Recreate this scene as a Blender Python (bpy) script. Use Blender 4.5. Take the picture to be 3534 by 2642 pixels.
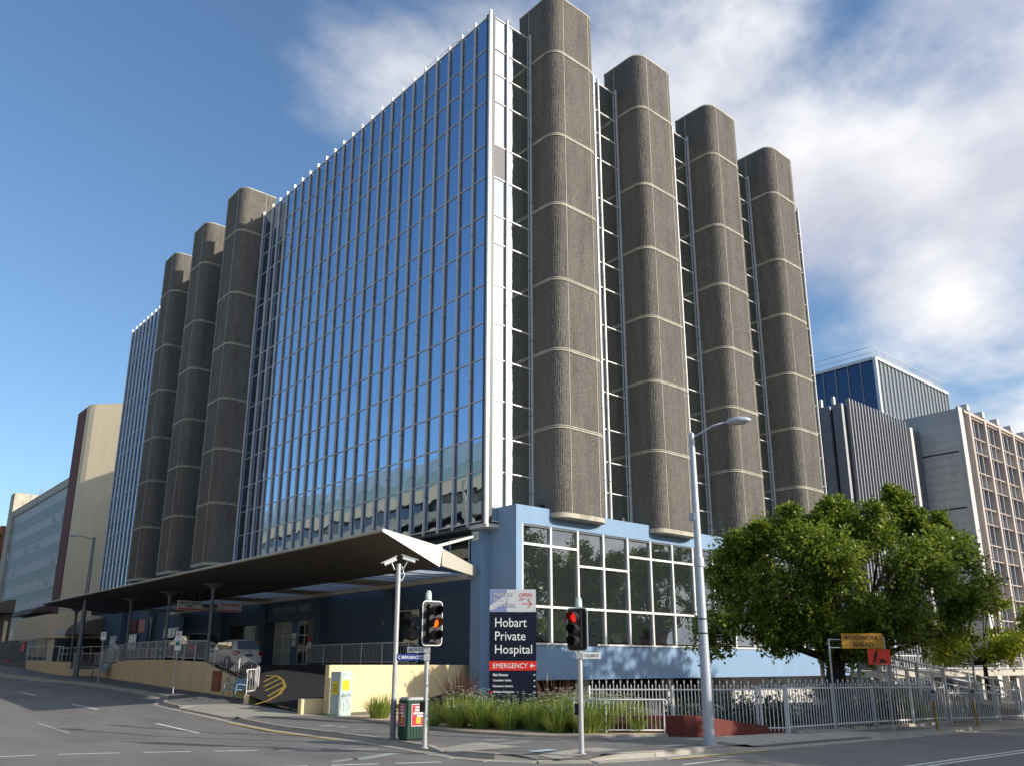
import bpy, bmesh, math, random
import numpy as np
from mathutils import Vector, Matrix

# ------------------------------------------------------------------ camera, sky, sun
S = bpy.context.scene
for o in list(bpy.data.objects):
    bpy.data.objects.remove(o, do_unlink=True)
COL = S.collection
YAW, PITCH = 0.85177, 0.26880
FW = Vector((math.cos(PITCH)*math.cos(YAW), math.cos(PITCH)*math.sin(YAW), math.sin(PITCH)))
RT = Vector((math.sin(YAW), -math.cos(YAW), 0))
UP = RT.cross(FW)
CAM = Vector((-23.780, -29.191, 2.0))
cd = bpy.data.cameras.new('camera')
cd.sensor_fit = 'HORIZONTAL'; cd.sensor_width = 36.0
cd.lens = 2868.97/3534*36
cd.shift_x = -10.38/3534; cd.shift_y = 181.08/3534
cd.clip_start = 0.1; cd.clip_end = 6000
cam = bpy.data.objects.new('camera', cd); COL.objects.link(cam)
mw = Matrix(((RT.x, UP.x, -FW.x, CAM.x), (RT.y, UP.y, -FW.y, CAM.y), (RT.z, UP.z, -FW.z, CAM.z), (0, 0, 0, 1)))
cam.matrix_world = mw
S.camera = cam

SUN_D = Vector((-0.52, 1.0, -0.46)).normalized()          # the way the light travels
SUN_EL = math.asin(-SUN_D.z)
SUN_AZ = math.atan2(-SUN_D.x, -SUN_D.y)                     # clockwise from +Y
W_ = bpy.data.worlds.new('World'); S.world = W_; W_.use_nodes = True
nt = W_.node_tree; nt.nodes.clear()
def wn(t, **k):
    n = nt.nodes.new(t)
    for a, b in k.items(): setattr(n, a, b)
    return n
out = wn('ShaderNodeOutputWorld'); bg = wn('ShaderNodeBackground'); bg.inputs[1].default_value = 0.15
nt.links.new(bg.outputs[0], out.inputs[0])
sky = wn('ShaderNodeTexSky', sky_type='NISHITA', sun_disc=False)
sky.sun_elevation = SUN_EL; sky.sun_rotation = SUN_AZ
sky.air_density = 1.25; sky.dust_density = 0.7; sky.ozone_density = 5.0; sky.altitude = 0
tc = wn('ShaderNodeTexCoord'); sep = wn('ShaderNodeSeparateXYZ'); nt.links.new(tc.outputs['Generated'], sep.inputs[0])
def wm(op, a, b=None, clamp=False):
    n = wn('ShaderNodeMath', operation=op); n.use_clamp = clamp
    for i, v in enumerate((a, b)):
        if v is None: continue
        if isinstance(v, (int, float)): n.inputs[i].default_value = v
        else: nt.links.new(v, n.inputs[i])
    return n.outputs[0]
zc_ = wm('ADD', wm('MAXIMUM', sep.outputs[2], 0.0), 0.22)
cx_ = wm('DIVIDE', sep.outputs[0], zc_); cy_ = wm('DIVIDE', sep.outputs[1], zc_)
cmb = wn('ShaderNodeCombineXYZ'); nt.links.new(cx_, cmb.inputs[0]); nt.links.new(cy_, cmb.inputs[1]); cmb.inputs[2].default_value = 3.1
n1 = wn('ShaderNodeTexNoise'); n1.inputs['Scale'].default_value = 1.05; n1.inputs['Detail'].default_value = 9; n1.inputs['Roughness'].default_value = 0.56; n1.inputs['Distortion'].default_value = 0.15
nt.links.new(cmb.outputs[0], n1.inputs['Vector'])
bias = wm('ADD', wm('MULTIPLY', sep.outputs[0], 0.26), wm('MULTIPLY', sep.outputs[1], -0.17))
cov = wm('ADD', n1.outputs[0], bias)
mr = wn('ShaderNodeMapRange'); mr.interpolation_type = 'SMOOTHSTEP'
mr.inputs[1].default_value = 0.52; mr.inputs[2].default_value = 0.70
nt.links.new(cov, mr.inputs[0])
n2 = wn('ShaderNodeTexNoise'); n2.inputs['Scale'].default_value = 2.3; n2.inputs['Detail'].default_value = 6; n2.inputs['Roughness'].default_value = 0.5
mp = wn('ShaderNodeMapping'); mp.inputs[1].default_value = (0.35, 0.2, 4.0); nt.links.new(cmb.outputs[0], mp.inputs[0]); nt.links.new(mp.outputs[0], n2.inputs['Vector'])
cr = wn('ShaderNodeValToRGB'); e = cr.color_ramp.elements
e[0].position = 0.36; e[0].color = (3.5, 3.6, 4.15, 1); e[1].position = 0.60; e[1].color = (6.0, 5.98, 6.0, 1)
nt.links.new(n2.outputs[0], cr.inputs[0])
gl_w = wn('ShaderNodeVectorMath', operation='DOT_PRODUCT'); nt.links.new(tc.outputs['Generated'], gl_w.inputs[0]); gl_w.inputs[1].default_value = (-SUN_D.x, -SUN_D.y, -SUN_D.z)
glow = wm('ADD', wm('MULTIPLY', wm('POWER', wm('MAXIMUM', gl_w.outputs['Value'], 0.0), 3.0), 0.8), 1.0)
cs = wn('ShaderNodeVectorMath', operation='SCALE'); nt.links.new(cr.outputs[0], cs.inputs[0]); nt.links.new(glow, cs.inputs['Scale'])
mx = wn('ShaderNodeMix', data_type='RGBA'); nt.links.new(mr.outputs[0], mx.inputs[0]); nt.links.new(sky.outputs[0], mx.inputs[6]); nt.links.new(cs.outputs[0], mx.inputs[7])
nt.links.new(mx.outputs[2], bg.inputs[0])

sl = bpy.data.lights.new('sun', 'SUN'); sl.energy = 4.7; sl.angle = math.radians(0.5); sl.color = (1.0, 0.93, 0.82)
sun = bpy.data.objects.new('sun', sl); COL.objects.link(sun)
sun.rotation_euler = SUN_D.to_track_quat('-Z', 'Y').to_euler(); sun.location = (40, -80, 60)
S.view_settings.view_transform = 'Standard'; S.view_settings.look = 'None'; S.view_settings.gamma = 1.0
S.view_settings.use_curve_mapping = False
S.view_settings.exposure = 0.26

# ------------------------------------------------------------------ materials
MATS = {}
def lk(nt, a, b): nt.links.new(a, b)
def M(name, col, rough=0.75, metal=0.0, var=0.12, scale=1.5, bump=0.0, bscale=40.0, spec=0.4, stain=0.0, stain_scale=(0.6, 0.6, 0.12), fine=0.0, fscale=60.0, emit=None, estr=0.0, coat=0.0):
    m = bpy.data.materials.new(name); m.use_nodes = True; nt = m.node_tree
    b = nt.nodes['Principled BSDF']
    b.inputs['Roughness'].default_value = rough; b.inputs['Metallic'].default_value = metal
    b.inputs['Specular IOR Level'].default_value = spec
    if coat: b.inputs['Coat Weight'].default_value = coat; b.inputs['Coat Roughness'].default_value = 0.06
    geo = nt.nodes.new('ShaderNodeNewGeometry')
    fac = None
    def noise(sc, det=5, vec=None):
        n = nt.nodes.new('ShaderNodeTexNoise'); n.inputs['Scale'].default_value = sc; n.inputs['Detail'].default_value = det; n.inputs['Roughness'].default_value = 0.6
        lk(nt, vec or geo.outputs['Position'], n.inputs['Vector']); return n.outputs[0]
    def math_(op, a, b_):
        n = nt.nodes.new('ShaderNodeMath'); n.operation = op
        for i, v in enumerate((a, b_)):
            if isinstance(v, (int, float)): n.inputs[i].default_value = v
            else: lk(nt, v, n.inputs[i])
        return n.outputs[0]
    if var or stain or fine:
        terms = []
        if var: terms.append(math_('MULTIPLY', math_('SUBTRACT', noise(scale), 0.5), 2*var*1.6))
        if fine: terms.append(math_('MULTIPLY', math_('SUBTRACT', noise(fscale, 3), 0.5), 2*fine*1.6))
        if stain:
            mpn = nt.nodes.new('ShaderNodeMapping'); mpn.inputs[3].default_value = stain_scale; lk(nt, geo.outputs['Position'], mpn.inputs[0])
            s = math_('MULTIPLY', math_('SUBTRACT', noise(2.0, 6, mpn.outputs[0]), 0.45), -2*stain)
            terms.append(math_('MINIMUM', s, 0.0))
        t = terms[0]
        for u in terms[1:]: t = math_('ADD', t, u)
        f = math_('MAXIMUM', math_('ADD', t, 1.0), 0.15)
        vm = nt.nodes.new('ShaderNodeVectorMath'); vm.operation = 'SCALE'; vm.inputs[0].default_value = col[:3]; lk(nt, f, vm.inputs['Scale'])
        lk(nt, vm.outputs[0], b.inputs['Base Color'])
    else:
        b.inputs['Base Color'].default_value = (*col[:3], 1)
    if bump:
        bp = nt.nodes.new('ShaderNodeBump'); bp.inputs['Strength'].default_value = bump; bp.inputs['Distance'].default_value = 0.03
        lk(nt, noise(bscale, 4), bp.inputs['Height']); lk(nt, bp.outputs[0], b.inputs['Normal'])
    if emit:
        b.inputs['Emission Color'].default_value = (*emit, 1); b.inputs['Emission Strength'].default_value = estr
    MATS[name] = m
    return m
def glass(name, refl, dark, k=0.5, rough=0.0, wav=0.012, wsc=0.7, k90=0.9):
    m = bpy.data.materials.new(name); m.use_nodes = True; nt = m.node_tree; nt.nodes.clear()
    o = nt.nodes.new('ShaderNodeOutputMaterial'); mix = nt.nodes.new('ShaderNodeMixShader')
    g = nt.nodes.new('ShaderNodeBsdfGlossy'); g.inputs['Color'].default_value = (*refl, 1); g.inputs['Roughness'].default_value = rough
    d = nt.nodes.new('ShaderNodeBsdfDiffuse'); d.inputs['Color'].default_value = (*dark, 1)
    lw = nt.nodes.new('ShaderNodeLayerWeight'); lw.inputs['Blend'].default_value = 0.25
    mr = nt.nodes.new('ShaderNodeMapRange'); mr.inputs[3].default_value = k; mr.inputs[4].default_value = k90
    lk(nt, lw.outputs['Fresnel'], mr.inputs[0]); lk(nt, mr.outputs[0], mix.inputs[0])
    lk(nt, d.outputs[0], mix.inputs[1]); lk(nt, g.outputs[0], mix.inputs[2]); lk(nt, mix.outputs[0], o.inputs[0])
    if wav:
        geo = nt.nodes.new('ShaderNodeNewGeometry'); n = nt.nodes.new('ShaderNodeTexNoise'); n.inputs['Scale'].default_value = wsc; n.inputs['Detail'].default_value = 1.5
        oi = nt.nodes.new('ShaderNodeObjectInfo'); ad = nt.nodes.new('ShaderNodeVectorMath'); ad.operation = 'ADD'
        sc = nt.nodes.new('ShaderNodeMath'); sc.operation = 'MULTIPLY'; sc.inputs[1].default_value = 50; lk(nt, oi.outputs['Random'], sc.inputs[0])
        lk(nt, geo.outputs['Position'], ad.inputs[0]); lk(nt, sc.outputs[0], ad.inputs[1]); lk(nt, ad.outputs[0], n.inputs['Vector'])
        bp = nt.nodes.new('ShaderNodeBump'); bp.inputs['Strength'].default_value = 1.0; bp.inputs['Distance'].default_value = wav
        lk(nt, n.outputs[0], bp.inputs['Height']); lk(nt, bp.outputs[0], g.inputs['Normal'])
    MATS[name] = m; return m

asphalt = M('asphalt', (0.185, 0.178, 0.168), 0.9, var=0.10, scale=0.5, bump=0.5, bscale=90, fine=0.25, fscale=45, stain=0.5, stain_scale=(0.35, 0.12, 0.3))
footway = M('footway_asphalt', (0.165, 0.158, 0.150), 0.9, var=0.12, scale=0.8, bump=0.4, bscale=120, fine=0.2, fscale=70)
driveshade = M('shaded_drive_asphalt', (0.022, 0.022, 0.023), 0.9, var=0.15, scale=1, bump=0.4, bscale=100, fine=0.2)  # albedo lowered so the drive's deep shade is part of its colour
dirt = M('ground_dirt', (0.16, 0.14, 0.11), 0.95, var=0.2, scale=0.5)
kerbmat = M('kerb_concrete', (0.36, 0.33, 0.28), 0.85, var=0.15, scale=2, bump=0.3, bscale=60, fine=0.12, stain=0.4, stain_scale=(0.8, 0.8, 0.8))
pavcon = M('crossover_concrete', (0.38, 0.355, 0.305), 0.85, var=0.12, scale=1.2, bump=0.3, bscale=70, fine=0.1, stain=0.3, stain_scale=(0.5, 0.5, 0.5))
white_line = M('white_line_paint', (0.75, 0.74, 0.70), 0.7, var=0.2, scale=9, stain=0.5, stain_scale=(3, 3, 3))
worn_line = M('worn_line_paint', (0.33, 0.32, 0.29), 0.8, var=0.3, scale=9)
yellow_line = M('yellow_line_paint', (0.60, 0.44, 0.06), 0.7, var=0.2, scale=7, stain=0.5, stain_scale=(3, 3, 3))
blue_chalk = M('pale_blue_paint', (0.42, 0.56, 0.66), 0.8, var=0.3, scale=12)
aggregate = M('ribbed_aggregate_concrete', (0.160, 0.146, 0.128), 0.9, var=0.10, scale=0.6, bump=1.0, bscale=13, fine=0.5, fscale=11, stain=0.5, stain_scale=(0.9, 0.9, 0.09), spec=0.2)
smoothcon = M('smooth_concrete', (0.46, 0.42, 0.34), 0.85, var=0.18, scale=1.3, stain=0.6, stain_scale=(1, 1, 0.5))
groove = M('dark_groove', (0.03, 0.028, 0.025), 0.95, var=0)
alu = M('grey_aluminium', (0.62, 0.59, 0.57), 0.45, 0.2, var=0.06, scale=1.0, stain=0.15)
alu_dark = M('dark_aluminium', (0.07, 0.072, 0.075), 0.45, 0.4, var=0.05)
alu_white = M('white_aluminium', (0.72, 0.70, 0.67), 0.35, 0.2, var=0.05, scale=2)
mirror = glass('blue_mirror_glass', (0.50, 0.66, 0.86), (0.010, 0.016, 0.03), 0.64, wav=0.010)
clearmirror = glass('silver_mirror_glass', (0.90, 0.95, 0.95), (0.010, 0.014, 0.016), 0.75, wav=0.010)
darkglass = glass('dark_glass', (0.70, 0.75, 0.76), (0.022, 0.027, 0.027), 0.26, wav=0.006, k90=0.85)
interior = M('dark_interior', (0.02, 0.02, 0.022), 0.9, var=0)
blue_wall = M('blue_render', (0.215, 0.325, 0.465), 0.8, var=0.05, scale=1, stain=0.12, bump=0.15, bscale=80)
blue_wall_shade = M('shaded_blue_render', (0.060, 0.098, 0.142), 0.8, var=0.07, scale=0.8, stain=0.15)  # darker copy of the blue render with the under-canopy shade painted in
cream = M('cream_render', (0.72, 0.58, 0.34), 0.85, var=0.05, scale=1.5, stain=0.2, bump=0.15, bscale=90)
cream2 = M('pale_cream_render', (0.74, 0.61, 0.42), 0.85, var=0.04, scale=0.6, stain=0.12)
maroon = M('maroon_paint', (0.135, 0.028, 0.020), 0.75, var=0.08, scale=2, stain=0.2)
canopy_m = M('canopy_metal', (0.50, 0.46, 0.38), 0.55, 0.1, var=0.04, scale=1)
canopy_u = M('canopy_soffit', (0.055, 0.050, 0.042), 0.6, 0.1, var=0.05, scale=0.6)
canopy_w = M('canopy_white_metal', (0.80, 0.76, 0.68), 0.5, 0.0, var=0.04, scale=1)
white_rail = M('white_rail_paint', (0.62, 0.60, 0.59), 0.45, var=0.06, scale=3)
galv = M('galvanised_steel', (0.47, 0.47, 0.46), 0.5, 0.45, var=0.15, scale=6, fine=0.12, fscale=35, stain=0.2)
lamp_grey = M('lamp_post_grey', (0.46, 0.49, 0.54), 0.5, 0.25, var=0.08, scale=2, stain=0.25)
dark_steel = M('dark_grey_steel', (0.15, 0.165, 0.19), 0.5, 0.3, var=0.08)
black = M('black_plastic', (0.012, 0.012, 0.013), 0.5, var=0.1, scale=4)
white = M('white_paint', (0.80, 0.79, 0.77), 0.5, var=0.03)
palegreen = M('pale_green_cap', (0.52, 0.62, 0.55), 0.5, var=0.06)
navy = M('navy_sign', (0.007, 0.009, 0.024), 0.3, var=0.05, spec=0.25)
signred = M('sign_red', (0.62, 0.022, 0.012), 0.4, var=0.03)
signgrey = M('sign_grey', (0.55, 0.55, 0.56), 0.4, var=0.03)
signlav = M('sign_slate_blue', (0.20, 0.24, 0.42), 0.4, var=0.03)
signblue = M('sign_blue', (0.02, 0.05, 0.26), 0.4, var=0.03)
signtxt = M('sign_lettering_white', (0.78, 0.78, 0.76), 0.5, var=0)
txtgrey = M('lettering_grey', (0.30, 0.32, 0.35), 0.5, var=0)
txtred = M('lettering_red', (0.55, 0.03, 0.02), 0.5, var=0)
txtblack = M('lettering_black', (0.012, 0.012, 0.012), 0.6, var=0)
orange = M('road_sign_orange', (0.50, 0.23, 0.02), 0.5, var=0.06, scale=3)
fluoro = M('road_sign_fluoro_red', (0.85, 0.055, 0.02), 0.5, var=0.03)
yellow = M('poster_yellow', (0.80, 0.66, 0.02), 0.6, var=0.05, scale=8)
bingreen = M('bin_green', (0.018, 0.060, 0.040), 0.42, var=0.1, scale=4)
posterred = M('poster_red', (0.50, 0.035, 0.045), 0.45, var=0.05)
cabinet = M('cabinet_grey_green', (0.46, 0.56, 0.53), 0.55, var=0.10, scale=5, stain=0.3)
benchblue = M('bench_blue', (0.20, 0.34, 0.45), 0.5, 0.1, var=0.10, scale=6)
terracotta = M('notice_board_red', (0.28, 0.075, 0.045), 0.7, var=0.08)
carwhite = M('car_white', (0.74, 0.74, 0.73), 0.25, var=0, coat=1.0)
carblack = M('car_black', (0.008, 0.009, 0.011), 0.2, var=0, coat=1.0)
carsilver = M('car_silver', (0.42, 0.44, 0.45), 0.3, 0.5, var=0, coat=1.0)
tyre = M('tyre_rubber', (0.015, 0.015, 0.015), 0.85, var=0.1)
rim = M('wheel_rim', (0.45, 0.45, 0.46), 0.3, 0.8, var=0)
taillight = M('tail_light', (0.42, 0.010, 0.008), 0.15, var=0, coat=1)
headlight = M('head_light', (0.6, 0.62, 0.64), 0.1, 0.3, var=0, coat=1)
bark = M('bark', (0.045, 0.037, 0.030), 0.95, var=0.25, scale=6, bump=0.8, bscale=25)
def leafmat(name, a, b, trans=0.35):
    m = bpy.data.materials.new(name); m.use_nodes = True; nt = m.node_tree; nt.nodes.clear()
    o = nt.nodes.new('ShaderNodeOutputMaterial'); d = nt.nodes.new('ShaderNodeBsdfPrincipled'); t = nt.nodes.new('ShaderNodeBsdfTranslucent'); mix = nt.nodes.new('ShaderNodeMixShader')
    d.inputs['Roughness'].default_value = 0.42; d.inputs['Specular IOR Level'].default_value = 0.45
    geo = nt.nodes.new('ShaderNodeNewGeometry'); r = nt.nodes.new('ShaderNodeValToRGB')
    r.color_ramp.elements[0].color = (*a, 1); r.color_ramp.elements[1].color = (*b, 1)
    lk(nt, geo.outputs['Random Per Island'], r.inputs[0]); lk(nt, r.outputs[0], d.inputs['Base Color']); lk(nt, r.outputs[0], t.inputs['Color'])
    mix.inputs[0].default_value = trans; lk(nt, d.outputs[0], mix.inputs[1]); lk(nt, t.outputs[0], mix.inputs[2]); lk(nt, mix.outputs[0], o.inputs[0])
    MATS[name] = m; return m
leaf1 = leafmat('plane_tree_leaf', (0.060, 0.105, 0.010), (0.330, 0.400, 0.050), 0.42)
leaf2 = leafmat('yellow_green_leaf', (0.24, 0.30, 0.02), (0.48, 0.52, 0.05), 0.5)
leaf3 = leafmat('dark_shrub_leaf', (0.020, 0.042, 0.012), (0.055, 0.085, 0.022))
grassm = leafmat('strap_leaf', (0.10, 0.165, 0.022), (0.42, 0.48, 0.11), 0.35)
flaxm = leafmat('bronze_flax_leaf', (0.05, 0.022, 0.014), (0.17, 0.09, 0.05), 0.2)
petal = M('white_petal', (0.82, 0.81, 0.76), 0.6, var=0)
stemm = M('flower_stem', (0.12, 0.18, 0.04), 0.7, var=0)
gravel = M('pale_gravel', (0.50, 0.40, 0.30), 0.95, var=0.25, scale=22, bump=1.0, bscale=28, fine=0.3, fscale=38)
tealpan = M('teal_panel', (0.15, 0.23, 0.235), 0.5, var=0.08, scale=1.5)
palewin = glass('pale_blind_window', (0.5, 0.52, 0.55), (0.62, 0.62, 0.64), 0.10, wav=0, k90=0.4)
greycon = M('grey_concrete', (0.56, 0.545, 0.52), 0.9, var=0.08, scale=0.5, fine=0.08, fscale=12, stain=0.3)
pinkcon = M('pinkish_concrete', (0.50, 0.42, 0.37), 0.85, var=0.06, stain=0.2)
charcoal = M('charcoal_panel', (0.030, 0.032, 0.040), 0.5, 0.2, var=0.05)
finlight = M('pale_fin_metal', (0.30, 0.30, 0.32), 0.5, 0.3, var=0.05)
brown_awn = M('brown_awning', (0.115, 0.090, 0.075), 0.7, var=0.08)
brick = M('orange_brick', (0.33, 0.13, 0.07), 0.9, var=0.15, scale=6)
greenscreen = M('green_screen', (0.30, 0.42, 0.40), 0.6, var=0.10, scale=0.8)
skin = M('skin', (0.42, 0.26, 0.18), 0.6, var=0)
hairm = M('dark_hair', (0.015, 0.011, 0.009), 0.7, var=0)
shirt = M('white_shirt', (0.68, 0.68, 0.70), 0.8, var=0.05)
trousers = M('grey_trousers', (0.08, 0.085, 0.10), 0.85, var=0.05)
amber = M('amber_lens', (0.9, 0.22, 0.02), 0.3, var=0, emit=(1.0, 0.20, 0.02), estr=0.9)
redlens = M('red_lens', (0.7, 0.03, 0.02), 0.3, var=0, emit=(1.0, 0.03, 0.02), estr=0.6)
lens_off = M('dark_lens', (0.02, 0.022, 0.02), 0.15, var=0)

# ------------------------------------------------------------------ mesh helpers
WM = {}
def link(o, parent=None, local=False):
    COL.objects.link(o)
    if parent is not None:
        o.parent = parent
        if not local: o.matrix_parent_inverse = WM[parent].inverted()
    return o
def reg(o, parent=None, local=False):
    b = Matrix.LocRotScale(o.location, o.rotation_euler, o.scale)
    WM[o] = (WM[parent] @ b) if (local and parent is not None) else b
    return o
def tag(o, label=None, cat=None, group=None, kind=None):
    if label: o['label'] = label
    if cat: o['category'] = cat
    if group: o['group'] = group
    if kind: o['kind'] = kind
    return o
def empty(name, loc, rz=0.0, label=None, cat=None, group=None):
    o = bpy.data.objects.new(name, None); o.location = loc; o.rotation_euler = (0, 0, rz); o.empty_display_size = 0.2
    link(o); reg(o); return tag(o, label, cat, group)
class MB:
    def __init__(s): s.v = []; s.f = []; s.m = []
    def add(s, vs, fs, m=0):
        n = len(s.v); s.v += [tuple(p) for p in vs]; s.f += [tuple(i+n for i in f) for f in fs]; s.m += [m]*len(fs); return s
    def box(s, a, b, m=0):
        x0, y0, z0 = a; x1, y1, z1 = b
        return s.add([(x0,y0,z0),(x1,y0,z0),(x1,y1,z0),(x0,y1,z0),(x0,y0,z1),(x1,y0,z1),(x1,y1,z1),(x0,y1,z1)],
                     [(0,3,2,1),(4,5,6,7),(0,1,5,4),(1,2,6,5),(2,3,7,6),(3,0,4,7)], m)
    def obox(s, c, U, V, N, a, b, m=0):      # box in a frame: c origin, axes U V N, from a to b
        c = Vector(c)
        P = [c+U*x+V*y+N*z for z in (a[2], b[2]) for x, y in ((a[0],a[1]),(b[0],a[1]),(b[0],b[1]),(a[0],b[1]))]
        return s.add(P, [(0,3,2,1),(4,5,6,7),(0,1,5,4),(1,2,6,5),(2,3,7,6),(3,0,4,7)], m)
    def quad(s, a, b, c, d, m=0): return s.add([a, b, c, d], [(0,1,2,3)], m)
    def cyl(s, p0, p1, r0, r1=None, n=12, m=0, cap=True):
        if r1 is None: r1 = r0
        p0 = Vector(p0); p1 = Vector(p1); d = (p1-p0).normalized()
        a = d.orthogonal().normalized(); b = d.cross(a)
        vs = []
        for p, r in ((p0, r0), (p1, r1)):
            for i in range(n):
                t = 2*math.pi*i/n; vs.append(p+(a*math.cos(t)+b*math.sin(t))*r)
        fs = [(i, (i+1) % n, n+(i+1) % n, n+i) for i in range(n)]
        if cap: fs += [tuple(range(n-1, -1, -1)), tuple(range(n, 2*n))]
        return s.add(vs, fs, m)
    def tube(s, pts, r, n=8, m=0, closed=False):
        pts = [Vector(p) for p in pts]; rs = r if isinstance(r, (list, tuple)) else [r]*len(pts)
        N = len(pts); vs = []
        ref = None
        for i, p in enumerate(pts):
            d = (pts[min(i+1, N-1)]-pts[max(i-1, 0)]).normalized()
            if ref is None: ref = d.orthogonal().normalized()
            a = (ref-d*ref.dot(d)); a = a.normalized() if a.length > 1e-6 else d.orthogonal().normalized(); ref = a
            b = d.cross(a)
            for k in range(n):
                t = 2*math.pi*k/n; vs.append(p+(a*math.cos(t)+b*math.sin(t))*rs[i])
        fs = [(i*n+k, i*n+(k+1) % n, (i+1)*n+(k+1) % n, (i+1)*n+k) for i in range(N-1) for k in range(n)]
        fs += [tuple(range(n-1, -1, -1)), tuple(range((N-1)*n, N*n))]
        return s.add(vs, fs, m)
    def prism(s, poly, z0, z1, m=0):         # plan polygon (ccw) extruded in z
        n = len(poly)
        vs = [(x, y, z0) for x, y in poly]+[(x, y, z1) for x, y in poly]
        fs = [(i, (i+1) % n, n+(i+1) % n, n+i) for i in range(n)]+[tuple(range(n-1, -1, -1)), tuple(range(n, 2*n))]
        return s.add(vs, fs, m)
    def extr(s, poly, c, U, V, N, t, m=0):   # polygon in U,V plane extruded by t along N
        c = Vector(c); n = len(poly)
        vs = [c+U*x+V*y for x, y in poly]+[c+U*x+V*y+N*t for x, y in poly]
        fs = [(i, (i+1) % n, n+(i+1) % n, n+i) for i in range(n)]+[tuple(range(n-1, -1, -1)), tuple(range(n, 2*n))]
        return s.add(vs, fs, m)
    def mesh(s, name, mats, origin=(0, 0, 0), smooth=False):
        me = bpy.data.meshes.new(name); ox, oy, oz = origin
        me.from_pydata([(x-ox, y-oy, z-oz) for x, y, z in s.v], [], s.f)
        for m in (mats if isinstance(mats, (list, tuple)) else [mats]): me.materials.append(m)
        me.polygons.foreach_set('material_index', s.m)
        if smooth: me.polygons.foreach_set('use_smooth', [True]*len(s.f))
        me.update()
        return me
    def build(s, name, mats, parent=None, local=False, smooth=False, recalc=True, bevel=0.0):
        xs = [p[0] for p in s.v]; ys = [p[1] for p in s.v]; zs = [p[2] for p in s.v]
        o0 = ((min(xs)+max(xs))/2, (min(ys)+max(ys))/2, min(zs))
        me = s.mesh(name, mats, o0, smooth)
        if recalc:
            bm = bmesh.new(); bm.from_mesh(me); bmesh.ops.recalc_face_normals(bm, faces=bm.faces); bm.to_mesh(me); bm.free()
        o = bpy.data.objects.new(name, me); o.location = o0
        link(o, parent, local); reg(o, parent, local)
        if bevel:
            md = o.modifiers.new('bevel', 'BEVEL'); md.width = bevel; md.segments = 2; md.limit_method = 'ANGLE'
        return o
def place(name, me, parent, loc, rz=0.0, scale=None, local=False):
    o = bpy.data.objects.new(name, me); o.location = loc; o.rotation_euler = (0, 0, rz)
    if scale: o.scale = scale
    link(o, parent, local); reg(o, parent, local); return o
def bx(name, a, b, mat, parent=None, local=False, bevel=0.0): return MB().box(a, b).build(name, mat, parent, local, bevel=bevel)
ZV = Vector((0, 0, 1))
def text_mesh(body, width=None, height=None, bold=False):
    cu = bpy.data.curves.new('txt', 'FONT'); cu.body = body; cu.size = 1.0; cu.resolution_u = 3
    if bold: cu.offset = 0.018
    o = bpy.data.objects.new('txt', cu); COL.objects.link(o)
    dg = bpy.context.evaluated_depsgraph_get(); dg.update()
    me = bpy.data.meshes.new_from_object(o.evaluated_get(dg))
    bpy.data.objects.remove(o); bpy.data.curves.remove(cu)
    n = len(me.vertices); co = np.zeros(n*3); me.vertices.foreach_get('co', co); co = co.reshape(-1, 3)
    mn = co.min(0); mx_ = co.max(0); sz = mx_-mn
    sx = width/sz[0] if width else None; sy = height/sz[1] if height else None
    if sx is None: sx = sy
    if sy is None: sy = sx
    co = (co-mn)*np.array([sx, sy, 1])
    faces = [tuple(p.vertices) for p in me.polygons]
    bpy.data.meshes.remove(me)
    return co, faces
def text(name, body, parent, O, U, N, mat, width=None, height=None, V=ZV, local=False, eps=0.006, bold=False):
    co, fs = text_mesh(body, width, height, bold)
    O = Vector(O); mb = MB(); mb.add([O+U*p[0]+V*p[1]+N*eps for p in co], fs)
    return mb.build(name, mat, parent, local, recalc=False)
def copy_tree(o, parent=None):
    c = o.copy(); COL.objects.link(c); c.parent = parent
    for ch in o.children: copy_tree(ch, c)
    return c
# ------------------------------------------------------------------ terrain
def gz(x, y):
    a = 0.032*min(max(0.0, y+3.0), 160.0)
    b = -0.015*min(max(0.0, x+6.0), 90.0)
    return a+b
def sheet(name, xs, ys, off, mat, kind='structure', parent=None):
    mb = MB(); n = len(xs)
    mb.v = [(x, y, gz(x, y)+off) for y in ys for x in xs]
    mb.f = [(j*n+i, j*n+i+1, (j+1)*n+i+1, (j+1)*n+i) for j in range(len(ys)-1) for i in range(n-1)]
    mb.m = [0]*len(mb.f)
    o = mb.build(name, mat, parent, recalc=False)
    if parent is None: tag(o, kind=kind)
    return o
bxs = [-2500, -900, -300, -120, -60, -40, -24, -16, -11, -6, 0, 8, 20, 40, 60, 84, 120, 300, 900, 2500]
bys = [-2500, -900, -300, -120, -60, -40, -24, -17, -10, -3, 4, 12, 24, 40, 70, 110, 157, 300, 900, 2500]
sheet('ground', bxs, bys, -0.10, dirt)
road = sheet('road', [x for x in bxs if -130 < x < 310], [y for y in bys if -130 < y < 310], -0.0, asphalt)
tag(road, 'worn grey asphalt roadway at the street corner', 'road')

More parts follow.
